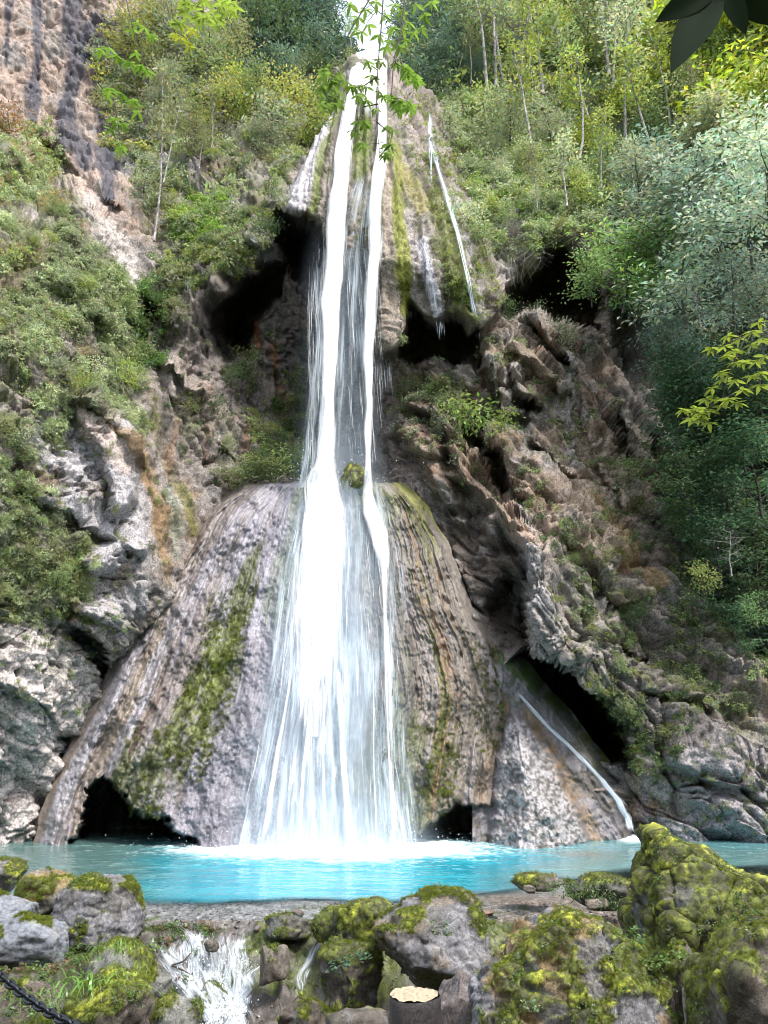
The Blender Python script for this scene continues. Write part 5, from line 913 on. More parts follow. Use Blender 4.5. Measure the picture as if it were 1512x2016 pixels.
zone('undergrowth', 'sunlit yellow green leaves in the top right corner', [(1330,60),(1560,40),(1560,230),(1440,250),(1330,200)], 700, MD+SM, (.5, .9), [(.22,.27,.02), (.26,.28,.02), YG, LG], 53, .2)  # sunshine is put into these brighter, yellower leaf tints
zone('undergrowth', 'grey green thicket on the right slope above the ravine', [(1200,300),(1560,280),(1560,720),(1330,700),(1230,600),(1190,450)], 1300, CN+SM+TWG[:1], (.45, .9), [BG, DG, GG, BG, (.07,.11,.09)], 54, .30)
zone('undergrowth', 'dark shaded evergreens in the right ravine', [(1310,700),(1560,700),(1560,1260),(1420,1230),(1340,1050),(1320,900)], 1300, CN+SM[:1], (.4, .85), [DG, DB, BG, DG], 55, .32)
WALL_ = [(260,560),(330,540),(420,600),(600,640),(610,900),(520,940),(430,960),(330,860),(260,760)]
zone('undergrowth', 'small shrubs clinging to the wall left of the fall', WALL_, 330, SM+FN, (.10, .28), [OL, DG, LG, DG], 61, .50)
zone('undergrowth', 'leafy ledge at the foot of the left wall', [(490,780),(600,800),(620,920),(560,940),(480,930)], 300, SM+FN, (.15, .4), [LG, OL, YG, DG], 62, .40)
zone('undergrowth', 'dark ivy in the crevice left of the wall', [(255,560),(330,580),(330,720),(270,720)], 240, MD, (.2, .4), [DG, (.05,.11,.02)], 63, .35)
zone('undergrowth', 'scattered weeds on the broken right face', [(770,680),(1180,640),(1250,1000),(1100,1100),(1000,1000),(800,900)], 520, FN+SM, (.10, .34), [GG, OL, LG, DG], 64, .50)
zone('undergrowth', 'grey leafed shrubs on the ledge beside the fall', [(790,750),(900,740),(980,800),(1000,840),(900,860),(780,850)], 260, FN+SM, (.2, .42), [(.14,.16,.11), GG, OL], 65, .4)
zone('undergrowth', 'moss and small plants on the lower right face', [(1050,1050),(1300,960),(1420,1200),(1400,1420),(1280,1540),(1200,1500),(1130,1300)], 900, FN+SM[:1], (.10, .34), [OL, LG, MOSS, DG], 66, .46)
zone('undergrowth', 'hanging plants above the diagonal cleft', [(1180,1340),(1260,1400),(1280,1520),(1240,1500),(1200,1400)], 160, FN, (.15, .35), [OL, DG, LG], 67, .3)
zone('undergrowth', 'leafy patches low on the far right wall', [(1300,1100),(1560,1150),(1560,1360),(1400,1400),(1320,1250)], 420, SM+FN, (.12, .4), [DG, LG, GG], 68, .48)
zone('undergrowth', 'small weeds at the foot of the right wall', [(1260,1480),(1560,1440),(1560,1640),(1300,1640)], 160, FN, (.08, .22), [OL, LG], 69, .5)
# moss on the cone as short tufts
def cone_pts(poly_s, n, seed, lo):
    r = np.random.default_rng(seed); i = r.integers(20, CS.shape[0]-1, n*4); j = r.integers(4, CS.shape[1]-4, n*4); s_, t_ = s2[i, j], T[i, j]; ok = np.zeros(len(i), bool)
    for a, b, c, d in poly_s: ok |= (s_ > a) & (s_ < b) & (t_ > c) & (t_ < d)
    ok &= fbm(s_*26, t_*5, 0, 4, seed) > lo; i, j = i[ok][:n], j[ok][:n]; return P_c[1:, 1:-1][i, j], gnormals(blur(P_c, 2))[1:, 1:-1][i, j]
pp, nn = cone_pts([(.20,.34,.3,.82), (.13,.26,.68,.98), (.68,.9,.66,1.), (.66,.82,0,.12), (.93,1.,.45,.75), (.8,1.,0,.1)], 2200, 71, .45); r_ = np.random.default_rng(4)
scatter('moss', FN+HG, pp, euler_to(nn, r_, .1), r_.uniform(.06, .17, len(pp)), np.array([MOSS, (.16,.20,.02), OL])[r_.integers(3, size=len(pp))], 'green moss on the tufa cone')
# moss and small leaved plants on the boulders
MT = [clump('moss_tuft', 50, M_LEAFI, s, .35, .35, .5, 5, 0, .6, .6) for s in (81, 82)]; IV = [clump('small_creeper', 26, M_LEAFI, s, .45, .8, .4, 5, 0, 1.2, .8) for s in (83, 84)]
for k, (o, wp_, nn_, mm) in enumerate(BOULD):
    r_ = np.random.default_rng(300+k); vis = (wp_[:, 1] < o.location[1]+.35) & (wp_[:, 2] > -1.2); c_ = np.nonzero((mm > .5) & vis)[0]; w_ = o.dimensions.x
    if len(c_) < 30: continue
    area = o.dimensions.x*o.dimensions.z; n_ = int(min(5200, 1800*area)); c = r_.choice(c_, n_); q = wp_[c]-np.array(o.location)+r_.normal(size=(n_, 3))*.008
    scatter('moss', MT, q, euler_to(nn_[c], r_, .2), r_.uniform(.012, .028, n_), np.array([(.16,.20,.02), (.10,.13,.02), (.22,.25,.03)])[r_.integers(3, size=n_)]*r_.uniform(.5, 1.2, (n_, 1))*1.15, None, o, k)
    cl = np.nonzero(vis & (mm > .1) & (fbm(*(wp_*2.2).T, 3, 55) > .52))[0]
    if len(cl) > 20 and k not in (1, 3, 4): n2 = int(50*area); c = r_.choice(cl, n2); scatter('creeper', IV, wp_[c]-np.array(o.location), euler_to(nn_[c], r_, .3), r_.uniform(.02, .055, n2), np.array([(.07,.14,.03), (.12,.19,.05), (.16,.20,.12)])[r_.integers(3, size=n2)], None, o, k+50)
# moss and leaf litter on the cascade rocks
r_ = np.random.default_rng(9); gi_ = np.argwhere((gm > .5) & (GY < 13.2) & (GY > 7)); gi_ = gi_[r_.integers(len(gi_), size=5200)]; gn = gnormals(G)[gi_[:, 0], gi_[:, 1]]; gn = gn*np.sign(gn[:, 2:3]+1e-6); gp = G[gi_[:, 0], gi_[:, 1]]
scatter('moss', MT+IV[:1], gp, euler_to(gn, r_, .3), r_.uniform(.02, .05, len(gp)), np.array([(.14,.18,.02), (.09,.12,.02), (.08,.13,.03)])[r_.integers(3, size=len(gp))], 'moss growing over the stream rocks')

PB = [pebble_me(s) for s in (1, 2, 3)]
r_ = np.random.default_rng(77); n_ = 1700; x_ = r_.uniform(-4.2, 5.2, n_); y_ = 12.2+r_.random(n_)*2.5; ok = fbm(x_*1.5, y_*1.5, 0, 3, 78) > .44; x_, y_ = x_[ok], y_[ok]; z_ = np.array([gz(a, b) for a, b in zip(x_, y_)])
scatter('gravel', PB, np.stack([x_, y_, z_], -1), np.stack([r_.uniform(-.3, .3, len(x_)), r_.uniform(-.3, .3, len(x_)), r_.uniform(0, 6, len(x_))], -1), r_.uniform(.012, .05, len(x_))*(1+1.2*(r_.random(len(x_)) > .96)), np.ones((len(x_), 3)), 'loose stones on the shallow ledge')
n_ = 500; x_ = r_.uniform(-3.4, 1.5, n_); y_ = r_.uniform(9, 12.3, n_); z_ = np.array([gz(a, b) for a, b in zip(x_, y_)])
scatter('gravel', PB, np.stack([x_, y_, z_], -1), np.stack([r_.uniform(-.5, .5, n_), r_.uniform(-.5, .5, n_), r_.uniform(0, 6, n_)], -1), r_.uniform(.012, .03, n_), np.ones((n_, 3)), 'wet stones in the cascade bed')
n_ = 1500; x_ = r_.uniform(-5.4, -2.3, n_); y_ = r_.uniform(6.5, 12.2, n_); z_ = np.array([gz(a, b) for a, b in zip(x_, y_)]); ok = fbm(x_*2, y_*2, 0, 3, 80) > .46; x_, y_, z_ = x_[ok], y_[ok], z_[ok]; n_ = len(x_); up_ = np.tile([0, -.2, 1.], (n_, 1))
scatter('undergrowth', IV+SM[:1], np.stack([x_, y_, z_+.01], -1), euler_to(up_, r_, .5), r_.uniform(.05, .13, n_), np.array([(.06,.10,.03), (.10,.16,.05), (.12,.08,.05)])[r_.integers(3, size=n_)]*1.3, 'low leafy plants and litter on the left bank')
# ================================================================ TREES AND SHRUBS (each a thing of its own)
def limb(p, d, ln, r, n=7, wig=.18, up=.12):
    pts = [np.array(p, float)]; d = np.array(d, float); d /= np.linalg.norm(d)
    for k in range(n): d = d+r.normal(size=3)*wig+np.array([0, 0, up]); d /= np.linalg.norm(d); pts.append(pts[-1]+d*ln/n)
    return np.array(pts)
def tree_meshes(name, seed, nb=12, nleaf=1100, ln=.03, crown0=.35, spread=.28, thick=.012, bark=None, flat=.6, lw=.5, lean=.05, hang=.0, lmat=None, clr=.085):
    """unit tall tree; returns trunk mesh and crown mesh"""
    r = np.random.default_rng(seed); T0 = limb((0, 0, -.05), (r.normal()*lean, r.normal()*lean, 1), 1.02, r, 12, .05, .05); VV = []; FF = []; b = 0; tips = []
    def add(P_, r0, r1, ns=6):
        nonlocal b
        V, F = tube_path(P_, np.linspace(r0, r1, len(P_)), ns); VV.append(V); FF.append(F+b); b += len(V)
    add(T0, thick, thick*.25, 7)
    for k in range(nb):
        t = crown0+(1-crown0)*(k+.5)/nb; i = t*(len(T0)-1); p = T0[int(i)]+(T0[min(int(i)+1, len(T0)-1)]-T0[int(i)])*(i-int(i)); a = r.uniform(0, 6.28)
        l = spread*r.uniform(.5, 1.1)*(1.15-.65*abs(t-.55)); B_ = limb(p, (math.cos(a), math.sin(a), r.uniform(.1, .8)), l, r, 6, .22, .05); add(B_, thick*.45, thick*.12, 4); tips += [B_[-1], B_[4], B_[3]]
        if r.random() < .7: B2 = limb(B_[3], B_[4]-B_[3]+r.normal(size=3)*l*.25, l*.5, r, 4, .25, .0); add(B2, thick*.25, thick*.08, 3); tips.append(B2[-1])
    tips.append(T0[-1]); tips = np.array(tips); tm = raw_mesh('trunk', np.concatenate(VV), np.concatenate(FF), bark or M_TWIGP)
    j = r.integers(len(tips), size=nleaf); off = r.normal(size=(nleaf, 3))*clr*np.array([1, 1, flat])*r.uniform(.4, 1.2, (len(tips), 1))[j]
    d = off/np.linalg.norm(off, axis=1, keepdims=True)+rnd_unit(nleaf, r)*.7+np.array([0, 0, -hang]); nm = np.array([0, 0, .8])+rnd_unit(nleaf, r)*.6
    return tm, leaves_mesh('crown', tips[j]+off, d, nm, ln, lw, lmat or M_LEAFO, r)
TV = {'slender': [tree_meshes('s', s, 11, 520, .032, .5, .15, .0105, clr=.045) for s in (1, 2, 3, 4)], 'bushy': [tree_meshes('b', s, 14, 1500, .045, .15, .34, .013, M_TWIGD, clr=.10) for s in (11, 12, 13)],
      'dark': [tree_meshes('d', s, 20, 1700, .05, .12, .30, .012, M_TWIGD, .35, .25, clr=.08) for s in (21, 22)], 'spray': [tree_meshes('p', s, 16, 1500, .055, .12, .42, .012, M_TWIGD, .25, .42, .2, .25, clr=.09) for s in (31, 32, 33)],
      'bare': [tree_meshes('n', s, 20, 60, .02, .25, .35, .009) for s in (41, 42)], 'shrub': [tree_meshes('h', s, 12, 620, .10, .05, .62, .02, M_TWIGD, .8, .5, .3, clr=.19) for s in (51, 52, 53, 54)], 'bigleaf': [tree_meshes('g', s, 10, 300, .17, .05, .6, .02, M_TWIGD, .8, .45, .3, .3, clr=.2) for s in (61, 62)]}
_tc = [0]
def tree(kind, x, yb, yt, tint, label, cat='tree', group=None, Y=None, yaw=None, tilt=(0, 0), fat=1., name=None):
    _tc[0] += 1; r = np.random.default_rng(5000+_tc[0]); p = surf(np.array([x]), np.array([yb]))[0][0] if Y is None else at(x, yb, Y)
    if Y is None: p = p+np.array([0, -1.3 if kind in ('slender', 'bare') else -.15, -.3 if kind in ('slender', 'bare') else 0])
    h = at(x, yt, p[1])[2]-p[2]; v = TV[kind][r.integers(len(TV[kind]))]; o = bpy.data.objects.new(name or ('shrub' if kind in ('shrub', 'bigleaf') else 'tree'), None); S.collection.objects.link(o)
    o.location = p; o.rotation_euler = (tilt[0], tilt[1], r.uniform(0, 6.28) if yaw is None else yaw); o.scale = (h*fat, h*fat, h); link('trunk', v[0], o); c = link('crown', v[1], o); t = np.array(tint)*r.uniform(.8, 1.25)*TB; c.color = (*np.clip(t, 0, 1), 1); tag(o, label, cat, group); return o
BR_ = 1.0
g = 'slender pale trunked trees in the upper right wood'
for x, b, t in [(950,215,-60),(985,205,-40),(1010,235,0),(1036,330,60),(1060,200,-50),(975,140,-80),(1090,210,10),(1125,330,90),(1145,250,20),(1165,395,230),(1100,420,250),(1215,300,60),(1240,240,-20),(1270,330,120),(1300,260,30),(920,180,60),(1045,430,300),(1340,200,-20),(1190,200,-80),(1030,150,-90),(1390,300,90),(1230,420,260)]:
    tree('slender', x, b, t, random.choice([LG, YG, OL, PG]), 'slender pale trunked tree standing in the upper right wood', 'tree', g, fat=random.uniform(.8, 1.3))
tree('slender', 1185, 165, -120, OL, 'tallest dark straight trunk rising to the top edge, right of the pale trunks'); tree('slender', 968, 180, -120, LG, 'tall white barked trunk nearest the waterfall on the right slope', fat=.9)
tree('bare', 1005, 130, 40, OL, 'pale bare branches leaning across the white trunks at the top'); tree('bare', 1110, 330, 230, GYT, 'small leafless tree under the grey thicket on the right slope'); tree('bare', 1290, 420, 330, GYT, 'bare grey bush between the two right crowns')
tree('bare', 1440, 600, 500, GYT, 'tangle of pale dead twigs among the blue green leaves at right', Y=22, fat=1.5); tree('bare', 1380, 640, 540, GYT, 'smaller tangle of dead twigs above the yellow green branch', Y=22, fat=1.5)
g = 'bushy trees filling the upper right wood'
for x, b, t in [(870,60,-60),(930,110,30),(1010,80,-20),(1080,130,40),(1160,120,20),(1230,160,60),(1300,130,40),(1380,140,40),(1450,180,70),(1500,140,20),(1000,300,200),(1080,300,200),(1150,330,240),(1220,260,170),(1280,290,190),(1350,260,160),(1200,380,290),(1420,330,220),(1490,300,190),(1340,60,-60),(1120,40,-70),(1250,40,-70),(1430,70,-50)]:
    tree('bushy', x, b, t, random.choice([LG, YG, OL, LG, PG, (.13,.17,.02), GG]), 'round leafy tree crown in the upper right wood', 'tree', g, fat=random.uniform(.9, 1.5))
g = 'dark evergreens on the shaded ridge left of the lip'
for x, b, t in [(500,100,0),(540,60,-60),(580,130,20),(600,80,-40),(625,135,60),(600,170,90),(550,180,90),(500,20,-80),(600,30,-80)]: tree('dark', x, b, t, random.choice([DB, BG, DG]), 'dark evergreen on the shaded ridge left of the lip', 'tree', g, fat=1.2)
g = 'dark evergreens behind the right side of the lip'
for x, b, t in [(820,110,20),(860,90,0),(880,160,80),(910,120,40),(850,150,80),(930,190,110),(900,60,-30)]: tree('dark', x, b, t, random.choice([BG, DG, (.05,.09,.06)]), 'blue green evergreen behind the right side of the lip', 'tree', g, fat=1.2)
tree('slender', 690, 110, 20, (.18,.26,.18), 'small pale tree beside the sky notch above the lip', Y=40)
# upper left slope
g = 'small olive trees on the slope left of the upper fall'
for x, b, t in [(350,130,20),(400,180,70),(450,150,50),(300,90,0),(430,270,170),(500,230,150),(560,240,170),(380,330,230),(260,120,30),(330,230,140),(530,300,250),(590,200,140)]: tree('bushy', x, b, t, random.choice([OL, LG, YG, GG, (.16,.18,.05)]), 'small olive green tree on the slope left of the upper fall', 'tree', g, fat=random.uniform(1, 1.5))
tree('slender', 322, 480, 130, OL, 'tall thin dark stem on the left slope, in front of the grey wall', fat=.6); tree('slender', 336, 370, 150, OL, 'thin straight stem just right of the tallest one on the left slope', fat=.6); tree('bare', 425, 310, 200, GYT, 'crooked leaning branches on the left slope', fat=1.4); tree('bare', 405, 240, 180, GYT, 'small bare tree above the crooked branches at left'); tree('slender', 405, 360, 250, OL, 'small stunted tree standing over the bright grass patch', fat=.8)
tree('bushy', 465, 215, 155, (.22,.27,.04), 'vivid yellow green sapling on the upper left slope', fat=1.3); tree('shrub', 338, 395, 375, (.22,.27,.04), 'tiny yellow green bush on the upper left slope', 'shrub')
# right ravine
g = 'blue green spray trees over the right ravine'
for x, b, t, Y_, c in [(1300,520,390,24,BG),(1400,470,330,23,(.10,.17,.14)),(1480,520,350,21,(.12,.20,.16)),(1350,640,500,23,(.11,.18,.14)),(1450,660,520,22,(.11,.18,.15)),(1500,700,560,21,BG),(1260,450,330,26,(.09,.14,.10)),(1370,400,270,25,(.10,.15,.10)),(1490,380,220,22,(.12,.20,.15)),(1310,760,640,25,(.07,.13,.11)),(1360,800,690,24,(.06,.12,.10)),(1440,320,200,24,(.10,.15,.08)),(1520,450,300,20,(.14,.22,.17))]: tree('spray', x, b, t, np.array(c)*np.array([1.75,1.35,1.3]), 'blue green tree with layered leaf sprays over the right ravine', 'tree', g, Y=Y_, fat=random.uniform(1.1, 1.6))
tree('spray', 1225, 610, 455, (.12,.20,.06), 'fresh green spreading tree hanging over the right cave', Y=25, fat=1.35); tree('spray', 1165, 600, 520, (.13,.20,.08), 'lowest spray of green leaves in front of the right cave', Y=25.2, fat=1.6); tree('spray', 1285, 600, 470, (.10,.17,.06), 'green layered tree right of the spreading one by the cave', Y=25, fat=1.3)
g = 'dark trees in the shade of the right ravine'
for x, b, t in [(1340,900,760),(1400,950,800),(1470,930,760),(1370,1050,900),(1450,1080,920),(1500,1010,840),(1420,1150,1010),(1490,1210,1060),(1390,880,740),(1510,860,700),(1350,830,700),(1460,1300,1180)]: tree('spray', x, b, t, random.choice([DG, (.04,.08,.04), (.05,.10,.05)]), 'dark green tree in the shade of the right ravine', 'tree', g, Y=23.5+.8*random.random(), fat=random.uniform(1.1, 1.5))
tree('bare', 1440, 1130, 1040, GYT, 'pale bare twigs against the dark ravine at the right edge', Y=21, fat=1.8); tree('shrub', 1390, 1170, 1120, (.13,.16,.05), 'yellow green sprig in the dark ravine below the pale twigs', 'shrub', Y=22.5); tree('shrub', 1485, 1230, 1180, (.09,.16,.06), 'bright green fern at the right edge of the ravine', 'shrub', Y=21)
# shrubs, zone by zone
def shrubs(group, label, pts, sz, tints, kind='shrub', seed=0, name=None):
    r = random.Random(seed)
    for x, y in pts: h = r.uniform(*sz); tree(kind, x, y+h*.4, y-h*.6, r.choice(tints), label, 'shrub', group, fat=r.uniform(.9, 1.3), tilt=(r.uniform(.0, .5), r.uniform(-.2, .2)), name=name)
def rp(poly, n, seed): x, y = pick(poly, n, seed, .0, .03, .3); return list(zip(x.tolist(), y.tolist()))
shrubs('light green shrubs on the left slope', 'light green shrub on the sunny left slope', rp(LEFT, 32, 901), (26, 48), [LG, PG, OL, YG, GG], seed=1)
shrubs('shrubs on the lower left ledges', 'small shrub on the lower left rock ledges', rp([(-10,950),(110,980),(190,1100),(170,1200),(-10,1210)], 16, 902), (24, 44), [LG, OL, GG], seed=2)
shrubs('shrubs on the slope left of the chute', 'olive shrub on the steep slope left of the chute', rp(UPL, 34, 903), (26, 50), [OL, LG, YG, GG, DG], seed=3)
shrubs('fresh green shrubs right of the chute', 'fresh green shrub on the slope right of the chute', rp(CENR, 34, 904), (30, 54), [LG, PG, YG, GG], seed=4)
shrubs('yellow leaved bushes in the top right corner', 'sunlit yellow green bush in the top right corner', rp([(1330,30),(1530,20),(1530,240),(1340,220)], 34, 905), (50, 90), [(.21,.27,.025), (.18,.24,.02), YG], 'bigleaf', 5)  # bush tints carry the same painted sunlight
shrubs('grey green bushes on the right slope', 'grey green bush between the woods and the right ravine', rp([(1200,300),(1520,280),(1520,500),(1250,460)], 30, 906), (40, 80), [BG, GG, DG, (.12,.18,.14)], seed=6)
shrubs('little shrubs on the broken right face', 'little shrub rooted in the broken right face', [(850,770),(800,760),(890,800),(1010,820),(1130,830),(1250,930),(1270,990),(1180,1100),(1240,1200),(1130,1110),(1260,1260),(1220,1400),(1290,1450),(1000,620),(1060,640),(1110,660)], (24, 44), [OL, LG, DG, GG], seed=7)
shrubs('little shrubs on the wall left of the fall', 'little shrub clinging to the wall left of the fall', [(290,640),(300,690),(350,620),(440,740),(470,720),(500,750),(420,800),(540,880),(580,850),(500,840),(450,880),(370,800),(560,800),(590,760)], (24, 46), [DG, OL, LG], seed=8)
tree('bigleaf', 948, 850, 785, (.13,.19,.05), 'bright green hanging plant on the broken right face', 'plant', Y=24.6, tilt=(.5, 0)); tree('bigleaf', 985, 850, 812, (.11,.16,.04), 'smaller bright plant beside the hanging one on the right face', 'plant', Y=24.6)
for k, (x, y) in enumerate([(452,962),(480,950),(505,945),(535,940),(565,938),(590,942)]): tree('shrub', x, y, y-34-k % 3*8, [OL, LG, DG][k % 3], 'low shrub along the top left shoulder of the tufa cone', 'shrub', 'shrubs behind the shoulder of the tufa cone', Y=25.7, fat=1.4)
tree('bigleaf', 285, 690, 640, (.06,.13,.03), 'dark glossy ivy plant in the left crevice', 'plant'); tree('shrub', 1245, 1230, 1270, (.12,.18,.07), 'drooping leafy plant above the small hole on the right face', 'plant'); tree('shrub', 165, 1240, 1205, (.13,.19,.06), 'grassy plant over the dark cleft in the lower left rocks', 'plant')
tree('shrub', 30, 265, 230, (.19,.13,.06), 'reddish leaved bush on the upper left bank', 'shrub'); tree('shrub', 100, 420, 380, (.18,.14,.06), 'orange tinged bush below the reddish one on the left bank', 'shrub')
# ================================================================ MOSSY KNOB on the cone, FERNS and GRASSES near the water
boulder(672,912,722,975,25.0,61,'round green mossy knob between the two streams at the top of the cone',4,.95,GRN,.9,thr=.1)
M_BLADE = leaf_mat('blade', .3, .35, .5, 'obj'); bl = [grass('blades', 34, M_BLADE, s, .30, 1.15, .009, .55, (0, -.1)) for s in (91, 92, 93)]
def tuft(x, y, Y_, s, lab, c=(.10,.19,.04), name='grass_tuft', cat='grass tuft', k=0):
    p = hit(x, y) if Y_ is None else at(x, y, Y_); o = link(name, bl[k % 3], None, p, (0, 0, k*1.3), (s, s, s)); o.color = (*c, 1); tag(o, lab, cat)
tuft(185, 1880, 8.9, 1.2, 'long bladed grass tuft under the rounded grey boulder', k=0); tuft(150, 1940, 8.1, 1.3, 'broad grass tuft above the middle of the chain', (.12,.24,.05), k=1); tuft(75, 1950, 8.0, 1.1, 'grass tuft above the upper end of the chain', (.13,.22,.05), k=2); tuft(225, 1915, 8.7, 1.0, 'short grass tuft on the leaf covered rock', (.12,.20,.04), k=3); tuft(255, 1862, 9.3, .8, 'thin grass tuft at the foot of the rounded grey boulder', k=4); tuft(110, 1975, 7.6, .8, 'small grass tuft just above the black chain', (.12,.22,.05), k=5)
PLM = [clump('leaves', 70, M_LEAFO, s, .30, .7, .5, 6, .1, 1.1) for s in (94, 95)]; FRM = [clump('fronds', 240, M_LEAFO, s, .22, .25, .45, 9, .25, .9) for s in (96, 97)]
def plant(x, y, Y_, s, lab, c, ms, k=0, name='plant', cat='plant'):
    p = at(x, y, Y_); o = link(name, ms[k % 2], None, p, (0, 0, k*2.), (s, s, s*.8)); o.color = (*c, 1); tag(o, lab, cat)
plant(1165, 1765, 11.7, .42, 'dark ferny plant in the shallows by the tall mossy boulder', (.06,.10,.03), FRM, 0); plant(1120, 1758, 12.0, .28, 'green ferny plant left of the dark one in the shallows', (.10,.17,.04), FRM, 1); plant(1210, 1785, 11.4, .3, 'low dark fern right at the foot of the tall mossy boulder', (.05,.09,.03), FRM, 0); plant(1080, 1748, 12.6, .2, 'tiny weed tuft farthest left in the shallows', (.09,.13,.05), FRM, 1)
plant(95, 1995, 7.4, .12, 'pale clover leaves below the chain', (.20,.30,.16), PLM, 0); plant(30, 1990, 7.2, .16, 'dull green leaves in the lower left corner', (.10,.15,.06), PLM, 1); plant(1045, 1985, 7.0, .10, 'pale clover leaves at the foot of the largest front boulder', (.18,.26,.14), PLM, 1); plant(1325, 1900, 7.9, .18, 'green creeper hanging in the gap between the front boulders', (.12,.20,.06), PLM, 0); plant(870, 1835, 9.4, .20, 'small leafy plant on the face of the middle boulder', (.14,.18,.12), PLM, 1); plant(700, 1905, 10., .25, 'blue green leaves hanging on the dark dripping rock', (.08,.15,.10), PLM, 0); plant(1240, 1850, 8.6, .2, 'leafy creeper between the tall and the largest boulder', (.10,.18,.05), PLM, 1)
# ================================================================ BRANCHES HANGING INTO VIEW
def leaf_one(name, mat, fold=.12, curl=.18, w=.36):
    t = np.linspace(0, 1, 8); wd = w*.5*np.sin(np.pi*t**.85)**.8*(1-.15*t); V = []
    for i, (a, b) in enumerate(zip(t, wd)):
        z = -curl*a*a
        for s_ in (-1, -.5, 0, .5, 1): V.append((a, s_*b, z+abs(s_)*b*fold*2))
    v = np.ones((40, 3)); return raw_mesh(name, np.array(V), grid_faces(8, 5), mat, v)
M_LEAFB = leaf_mat('branch_leaf', .45, .4, .4, 'obj'); M_LEAFD = leaf_mat('dark_leaf', .05, .75, .12, 'obj'); LF1 = leaf_one('leaf', M_LEAFB); LF2 = leaf_one('leaf', M_LEAFB, .05, .1, .55); LFD = leaf_one('leaf', M_LEAFD, .1, .12, .40)
def place_leaf(parent, me, a, b, tint, roll=0., jit=.2, face=False):
    a, b = np.array(a), np.array(b); d = Vector(b-a); e = d.to_track_quat('X', 'Z').to_matrix() @ Euler((roll, 0, 0)).to_matrix(); 
    if face:
        from mathutils import Matrix
        xa = d.normalized(); za = Vector(np.array([0, 0, CAM_Z])-a); za = (za-za.dot(xa)*xa).normalized(); ya = za.cross(xa); e = Matrix((xa, ya, za)).transposed() @ Euler((roll, 0, 0)).to_matrix()
    o = link('leaf', me, parent, a, e.to_euler(), (d.length,)*3); t = np.array(tint)*random.uniform(1-jit, 1+jit); o.color = (*np.clip(t, 0, 1), 1); return o
def branch(label, twigs, whorls, Y, tint, leaf_px, me=LF1, rad=.006, cat='branch', n=(4, 6), down=.5, barkm=None, jitY=.25, tintv=.2):
    o = bpy.data.objects.new('hanging_branch', None); S.collection.objects.link(o); tag(o, label, cat)
    for tw in twigs:
        q = np.array(tw, float); t = np.linspace(0, len(q)-1, 8*len(q)); P_ = at(np.interp(t, range(len(q)), q[:, 0]), np.interp(t, range(len(q)), q[:, 1]), Y*np.ones(len(t))); V, F = tube_path(P_, np.linspace(rad, rad*.4, len(P_)), 6); link('twig', raw_mesh('twig', V, F, barkm or M_DKWOOD), o)
    allw = []
    tw_s = np.concatenate([np.stack([np.interp(np.linspace(0, len(t)-1, 40), range(len(t)), np.array(t, float)[:, 0]), np.interp(np.linspace(0, len(t)-1, 40), range(len(t)), np.array(t, float)[:, 1])], -1) for t in twigs])
    for (x, y, *s) in [w_ for w_ in whorls]+([(w_[0]+random.uniform(-11, 11), w_[1]+random.uniform(-9, 9), *w_[2:]) for w_ in whorls] if len(whorls)*n[1] < 130 else []):
        s = (s[0] if s else leaf_px)*.84; yy = Y+random.uniform(-jitY, jitY); m = random.randint(*n); a0 = random.uniform(0, 6.28); a = at(x, y, yy); b_ = tw_s[np.argmin(np.hypot(tw_s[:, 0]-x, tw_s[:, 1]-y+6))]; mid = at((x+b_[0])/2, (y+b_[1])/2-4, (yy+Y)/2); allw.append(tube_path([at(b_[0], b_[1], Y), mid, a], [rad*.5, rad*.4, rad*.25], 4))
        for k in range(m):
            an = a0+k*6.28/m+random.uniform(-.3, .3); L_ = s*random.uniform(.8, 1.15)/FPX*yy/.86
            d = np.array([math.cos(an), math.sin(an)*.8, -down+random.uniform(-.25, .25)]); d /= np.linalg.norm(d); place_leaf(o, me, a, a+d*L_, tint, random.uniform(-.5, .5), tintv)
    bb = np.cumsum([0]+[len(v) for v, f in allw])[:-1]; link('twig', raw_mesh('twig', np.concatenate([v for v, f in allw]), np.concatenate([f+b for (v, f), b in zip(allw, bb)]), barkm or M_DKWOOD), o)['kind'] = 'stuff'
    return o
GB = (.11,.20,.035)
branch('leafy twig hanging in front of the lip of the waterfall on a long dark stem', [[(757,-40),(750,60),(744,130),(740,220),(748,310)],[(744,150),(715,170),(690,175)],[(744,205),(715,210),(700,255)],[(742,240),(765,260)]],
    [(724,122,22),(745,118,20),(730,150,24),(703,170,24),(690,172,24),(722,172,22),(710,185,26),(712,200,24),(745,180,20),(708,240,26),(722,245,24),(700,262,24),(712,282,26),(762,285,26),(755,300,24),(768,298,22),(763,250,20),(735,215,18)], 4.2, GB, 24)
branch('dense cluster of bright leaves left of the hanging stem', [[(745,-30),(690,60),(650,140),(640,210)]], [(650,130),(640,145),(664,148),(655,160),(672,165),(640,180),(655,190),(632,205),(650,205),(668,185),(645,165),(660,205)], 4.4, GB, 26)
branch('bright leafy fan right of the hanging stem', [[(800,-30),(790,60),(775,120),(800,140),(825,160)],[(775,120),(770,200)]], [(780,125),(795,130),(806,138),(818,148),(826,160),(812,160),(800,150),(775,195),(788,200),(800,208),(790,215),(808,215),(780,208),(768,190)], 4.6, (.12,.24,.03), 24)
branch('bright green spray at the top edge over the sky notch', [[(690,-40),(740,20),(800,60)],[(850,-40),(810,10),(770,50)]], [(x, y) for x, y in [(690,10),(705,35),(700,60),(720,20),(725,50),(740,5),(760,30),(775,55),(790,20),(805,45),(820,10),(835,30),(850,5),(770,80),(785,90),(760,95),(815,65),(800,80),(745,70),(712,65),(775,10),(795,60),(830,55)]], 5., (.15,.27,.04), 27)
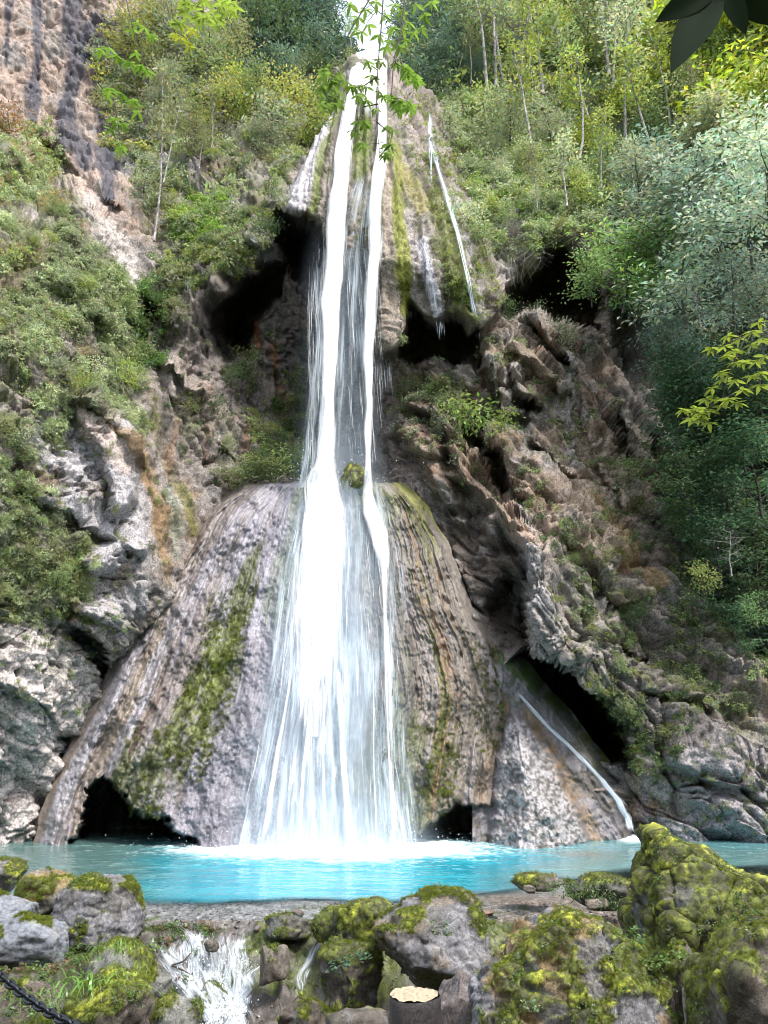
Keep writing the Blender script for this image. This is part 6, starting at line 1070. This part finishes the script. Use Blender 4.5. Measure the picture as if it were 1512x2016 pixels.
branch('bright leafy branch at the top edge left of the dark wood', [[(330,-40),(390,20),(450,40)]], [(x, y) for x, y in [(370,5),(385,20),(400,10),(415,25),(430,15),(445,30),(455,20),(400,35),(420,45),(385,40),(440,5),(465,15),(405,0),(365,30),(350,45),(430,40)]], 6., (.18,.28,.04), 26, down=.1)
branch('two green twigs hanging across the dark streaked wall at upper left', [[(240,-40),(262,60),(285,120)],[(200,60),(215,110),(262,105)],[(190,160),(225,200),(240,290)]], [(262,60),(285,55),(300,70),(270,45),(215,95),(230,110),(200,100),(245,120),(268,105),(280,130),(290,140),(258,125),(215,175),(240,185),(262,200),(272,220),(215,185),(225,235),(240,245),(218,255),(238,290),(235,280)], 6., (.13,.26,.03), 26)
branch('small yellow green twig near the top, right of the two green ones', [[(320,-30),(340,60),(375,80)]], [(345,70),(355,75),(372,85),(378,60),(360,50)], 6.5, (.28,.34,.03), 22)
branch('vivid yellow green branch reaching in from the right edge', [[(1560,640),(1470,660),(1400,690),(1350,730)],[(1560,700),(1470,760),(1400,800),(1345,825)],[(1470,660),(1440,720),(1420,790)]],
    [(x+random.uniform(-8, 8), y+random.uniform(-7, 7)) for x, y in [(1500,640),(1480,650),(1460,660),(1440,665),(1420,680),(1500,670),(1475,680),(1450,690),(1425,695),(1405,690),(1510,700),(1485,705),(1460,715),(1440,720),(1420,730),(1500,730),(1475,740),(1450,745),(1430,755),(1410,765),(1495,760),(1465,770),(1440,780),(1415,785),(1395,790),(1375,800),(1400,810),(1420,805),(1380,815),(1358,822),(1350,812),(1445,800),(1370,828),(1392,828)]], 12., (.17,.24,.03), 25, n=(6, 8), down=.15, rad=.012, jitY=.4)
def big_leaves():
    o = bpy.data.objects.new('overhanging_leaves', None); S.collection.objects.link(o); tag(o, 'large shade-darkened glossy leaves hanging into the top right corner, close to the viewer', 'leaves'); Y = 1.7
    V, F = tube_path([at(1640, -90, Y), at(1500, -60, Y), at(1420, -18, Y), at(1412, -8, Y)], [.007, .005, .004, .003], 8); link('twig', raw_mesh('twig', V, F, M_DKWOOD), o)
    for (x0, y0, x1, y1, dy, roll) in [(1412,-14,1324,122,.01,.25),(1405,-18,1384,86,.03,-.5),(1408,-24,1297,34,.0,.2),(1428,-22,1470,60,-.01,-.2),(1432,-28,1565,52,.01,.15),(1430,-40,1560,-10,.02,.1)]:
        place_leaf(o, LFD, at(x0, y0, Y+dy), at(x1, y1, Y+dy+.01), (.018,.034,.015), roll*1.6, .1, True)  # near-black tint puts the shade from overhead into the leaf colour
    r = np.random.default_rng(8); c0 = at(1440, -60, Y)
    for k in range(70):  # extra leaves out of view, added sunward to shade the visible ones
        a = c0+sd*r.uniform(.12, .5)+r.normal(size=3)*.10; q = proj(a); 
        if q[1] > -130: continue
        b = a+rnd_unit(1, r)[0]*np.array([1, 1, .4])*.12
        if proj(b)[1] < -30: place_leaf(o, LFD, a, b, (.018,.034,.015), r.uniform(-1, 1))
big_leaves()

# members of a row are told apart by their order from the left
ORD = 'first second third fourth fifth sixth seventh eighth ninth tenth eleventh twelfth thirteenth fourteenth fifteenth sixteenth seventeenth eighteenth nineteenth twentieth'.split()
ORD += ['twenty-'+q for q in ORD[:9]]+['thirtieth']+['thirty-'+q for q in ORD[:9]]
gr_ = {}
for o in S.objects:
    if o.get('group') and o.get('category'): gr_.setdefault((o['group'], o['label']), []).append(o)
for (g, lab), os_ in gr_.items():
    if 1 < len(os_) <= 35:
        os_.sort(key=lambda q: proj(np.array(q.location))[0])
        for k, q in enumerate(os_): q['label'] = lab+', '+ORD[k]+' from the left' if len(lab.split()) <= 12 else lab
print('TRIS', sum(len(o.data.polygons)*2 for o in S.objects if o.type == 'MESH'))
